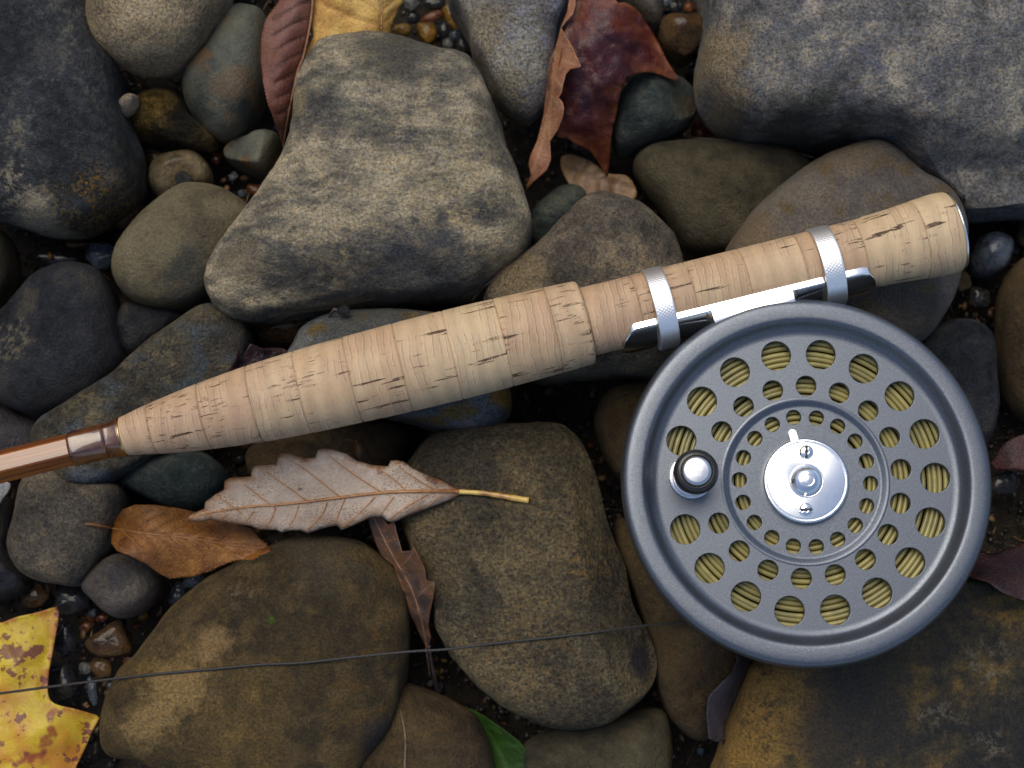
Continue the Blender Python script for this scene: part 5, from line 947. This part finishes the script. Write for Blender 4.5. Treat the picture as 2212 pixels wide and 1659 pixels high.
# handle: bright base ring, black knob, bright domed cap
hc = np.array([-247*KR, 10*KR, 0]); BLK = NT('black_horn_knob'); v_ = BLK.coords(); BLK.bump(BLK.noise(v_, .8, 3), .03); BLK.set(color=(.012, .011, .011), rough=.28, spec=.6)
hd = obj('handle', *[q for q in lathe(rounded([(20, 6), (36, 8), (38, 20), (34, 34), (34, 50), (40, 66), (46, 82), (48, 96), (47, 108), (42, 117), (34, 120), (33, 116), (.3, 116)], 5, 5)*KR, 96)], BLK.m, parent=reel, loc=None); hd.location = Vector(hc*MM)
V, F = lathe(rounded([(48, 0), (49, 4), (47.5, 9), (46, 10), (44, 8), (43, 12), (42, 20), (39, 21), (20, 21)], 1)*KR, 96); obj('base_ring', V, F, BR2, parent=hd)
V, F = lathe(rounded([(31.5, 112), (31.5, 119), (29.5, 123), (25, 125.2), (12, 126), (.3, 126.2)], 2)*KR, 72); obj('handle_cap', V, F, metal('scuffed_silver_cap', (.60, .61, .64), .2, scr=.15), parent=hd)
# reel foot: saddle plate hugging the cork with two tongues and a broad pedestal
def foot():
    T = np.r_[1091, 1094, 1100, 1110, 1122, 1150, 1200, 1280, 1287, 1292, 1297, 1320, 1380, 1440, 1468, 1473, 1478, 1485, 1560, 1600, 1630, 1645, 1654, 1659, 1662]
    V = []
    T = T-68*K/390*(265+.9707*T-1106)/.9707-2.0
    for t in T:
        ped = np.clip(min((t-T[7])/12, (T[17]-t)/12), 0, 1)
        e = np.clip(min((t-T[0])/32, (T[-1]-t)/24), 0, 1); e = math.sqrt(1-(1-e)**2)
        th = .25+.75*e                                                   # tongues thin out towards their ends
        zt = 68*(.35+.65*e); r = 77.5
        pt = math.sqrt(max(r*r-zt*zt, 0)); pt = max(pt, 31+45*(1-e))
        pm = pt+15*th; pb = 77.5+7*th
        A = [(pt, zt*.97-3), (pt+1.5, zt-2), (pm-1.5, zt), (pm+.5, zt-1.5)]
        B = [(pm+(pb-pm)*f, (zt-1.5)*(1-f)**.6-4*f) for f in (.3, .6, .85, 1.0)]
        P = [(pm+14, zt+1.0), (74, zt+1.5), (84, zt), (98, zt-16)] if ped > 0 else B
        Q = [(b[0]+(p[0]-b[0])*ped, b[1]+(p[1]-b[1])*ped) for b, p in zip(B, P)]
        bot = [(Q[-1][0], -abs(Q[-1][1])-2), (pb, -zt*.6), (pm, -zt)]
        inn = [(pt+1, -zt*.97)]+[(r*math.cos(q), r*math.sin(q)) for q in np.linspace(-.8, .8, 5)*(.55+.35*e)]
        for p, z in A+Q+bot+inn: V.append((t*K, -p*K, z*K))
    n = len(A)+4+3+6; V = np.array(V); m = len(V)
    F = [tuple(int(k) for k in q[::-1]) for q in gridfaces(len(T), n)]+[tuple(range(n)), tuple(range(m-1, m-n-1, -1))]
    c, s = math.cos(RANG), math.sin(RANG)
    W = np.c_[V[:, 0]*c-V[:, 1]*s, V[:, 0]*s+V[:, 1]*c, V[:, 2]]+R0
    W = np.c_[W*MM, np.ones(len(W))]@RINV.T
    o = obj('reel_foot', W[:, :3]/MM, F, CHROME, parent=reel, smooth=True)
    try:
        o.data.set_sharp_from_angle(angle=math.radians(32))
    except Exception: pass
foot()
# the line wound on the spool, every turn a coil
fl = empty('fly_line', C, 'olive-yellow fly line wound on the spool, seen through the holes of the reel', 'fishing line'); fl.rotation_euler = reel.rotation_euler
def linemat():
    t = NT('olive_fly_line'); v = t.coords(); n = t.noise(v, .2, 3); oi = t.n('ObjectInfo')
    col = t.mix(oi.outputs['Random'], (.23, .195, .06), (.33, .285, .105)); col = t.mix(t.step(n, .4, .7), col, (.17, .155, .06)); return t.set(color=col, rough=.3, spec=.5)
LMAT = linemat()
r = 108.0
while r < 326:
    n = 160; a_ = np.arange(n)*2*math.pi/n; ph = RNG.uniform(0, 6.28); ex = RNG.uniform(-.8, .8, 2)
    rr = r+1.2*np.sin(a_+ph)+.6*np.sin(3*a_+ph*2); zz = -29+RNG.uniform(-3.0, 1.0)+1.5*np.sin(a_+ph*3)
    nb = 10; b_ = np.arange(nb)*2*math.pi/nb; tr = 5.7
    R_ = rr[:, None]+tr*np.cos(b_); V = np.stack([R_*np.cos(a_)[:, None], R_*np.sin(a_)[:, None], zz[:, None]+tr*np.sin(b_)], -1).reshape(-1, 3)*KR
    F = gridfaces(n, nb); F = np.concatenate([F, np.stack([(n-1)*nb+np.arange(nb), (n-1)*nb+(np.arange(nb)+1) % nb, (np.arange(nb)+1) % nb, np.arange(nb)], -1)])
    obj('coil', V, F[:, ::-1], LMAT, parent=fl); r += 11.6+RNG.uniform(-.6, .8)
# ------------------------------------------------------------------ braided line across the lower stones
def braided():
    P = [(-60, 1506), (0, 1498), (60, 1490), (120, 1482), (200, 1472), (258, 1465), (350, 1455), (450, 1446), (560, 1436), (650, 1432), (760, 1420), (880, 1408), (960, 1403), (1050, 1392), (1150, 1381), (1250, 1370), (1350, 1357), (1405, 1350), (1480, 1343), (1560, 1335)]
    q = spline(P, 900, False); H = np.array([max(hit(*p), 20.5 if p[0] < 124 else 0) for p in q])+.31
    low = H < 12; s = np.arange(len(q))
    # taut over the gaps: take the upper hull of the supports
    hull = []
    for i in s:
        while len(hull) > 1 and (H[hull[-1]]-H[hull[-2]])*(i-hull[-2]) <= (H[i]-H[hull[-2]])*(hull[-1]-hull[-2]): hull.pop()
        hull.append(i)
    taut = np.interp(s, hull, H[hull]); Z = H+(taut-H)*np.clip((taut-H)/1.0, .5, 1)
    Z = np.convolve(np.pad(Z, 6, mode='edge'), np.ones(13)/13, 'valid')
    Z = np.maximum(Z, H-.05)
    L = at(q[:, 0], q[:, 1], Z); d = np.r_[0, np.cumsum(np.linalg.norm(np.diff(L, axis=0), axis=1))]
    D = np.linspace(0, d[-1], 2600); L = np.stack([np.interp(D, d, L[:, k]) for k in range(3)], -1)
    th = np.arange(12)*2*math.pi/12
    mod = 1+.16*np.maximum(np.sin(2*th[None]+D[:, None]*4.6), np.sin(2*th[None]-D[:, None]*4.6))+.04*pnoise(np.c_[D*2, 0*D, 0*D])[:, None]
    V, F = tube(L, .28, 12, mod); t = NT('grey_braided_line'); n = t.noise(t.coords(), 3.0, 3, .7); t.bump(n, .1)
    o = obj('braided_line', V, F, t.set(color=t.ramp(n, [(.35, (.010, .009, .008)), (.65, (.036, .032, .028))]), rough=.6), loc=V.mean(0)); tag(o, 'thin dark grey braided line running straight across the stones to the reel', 'fishing line')
braided()

# ------------------------------------------------------------------ leave out scattered pebbles nothing is seen of; tell apart those that share a label
bpy.context.view_layer.update(); DG = bpy.context.evaluated_depsgraph_get()
kept = []
for o, k, px in SCATTER:
    seen = False
    for d in ((0, 0, .8), (.55, 0, .3), (-.55, 0, .3), (0, .55, .3), (0, -.55, .3)):
        q = o.location+Vector(d)*o.scale[0]*MM; v = q-cam.location
        h = SC.ray_cast(DG, cam.location, v.normalized())
        if h[0] and h[4] == o: seen = True; break
    if seen: kept.append((o, k, px))
    else: bpy.data.objects.remove(o)
by = {}
for o, k, px in kept: by.setdefault(o['label'], []).append((px, o))
for l, q in by.items():
    q.sort(key=lambda a: a[0]); n = len(q)
    if n == 1:
        continue
    names = {2: ['leftmost', 'rightmost'], 3: ['leftmost', 'middle', 'rightmost']}.get(n) or (['leftmost', 'second from left,', 'third from left,', 'fourth from left,', 'fifth from left,', 'sixth from left,'][:n-1]+['rightmost'])
    for (px, o), a in zip(q, names):
        w_ = f'{a} {l}'.split(); o['label'] = ' '.join(w_) if len(w_) <= 16 else ' '.join([q_ for q_ in w_ if q_ not in ('the', 'large')])
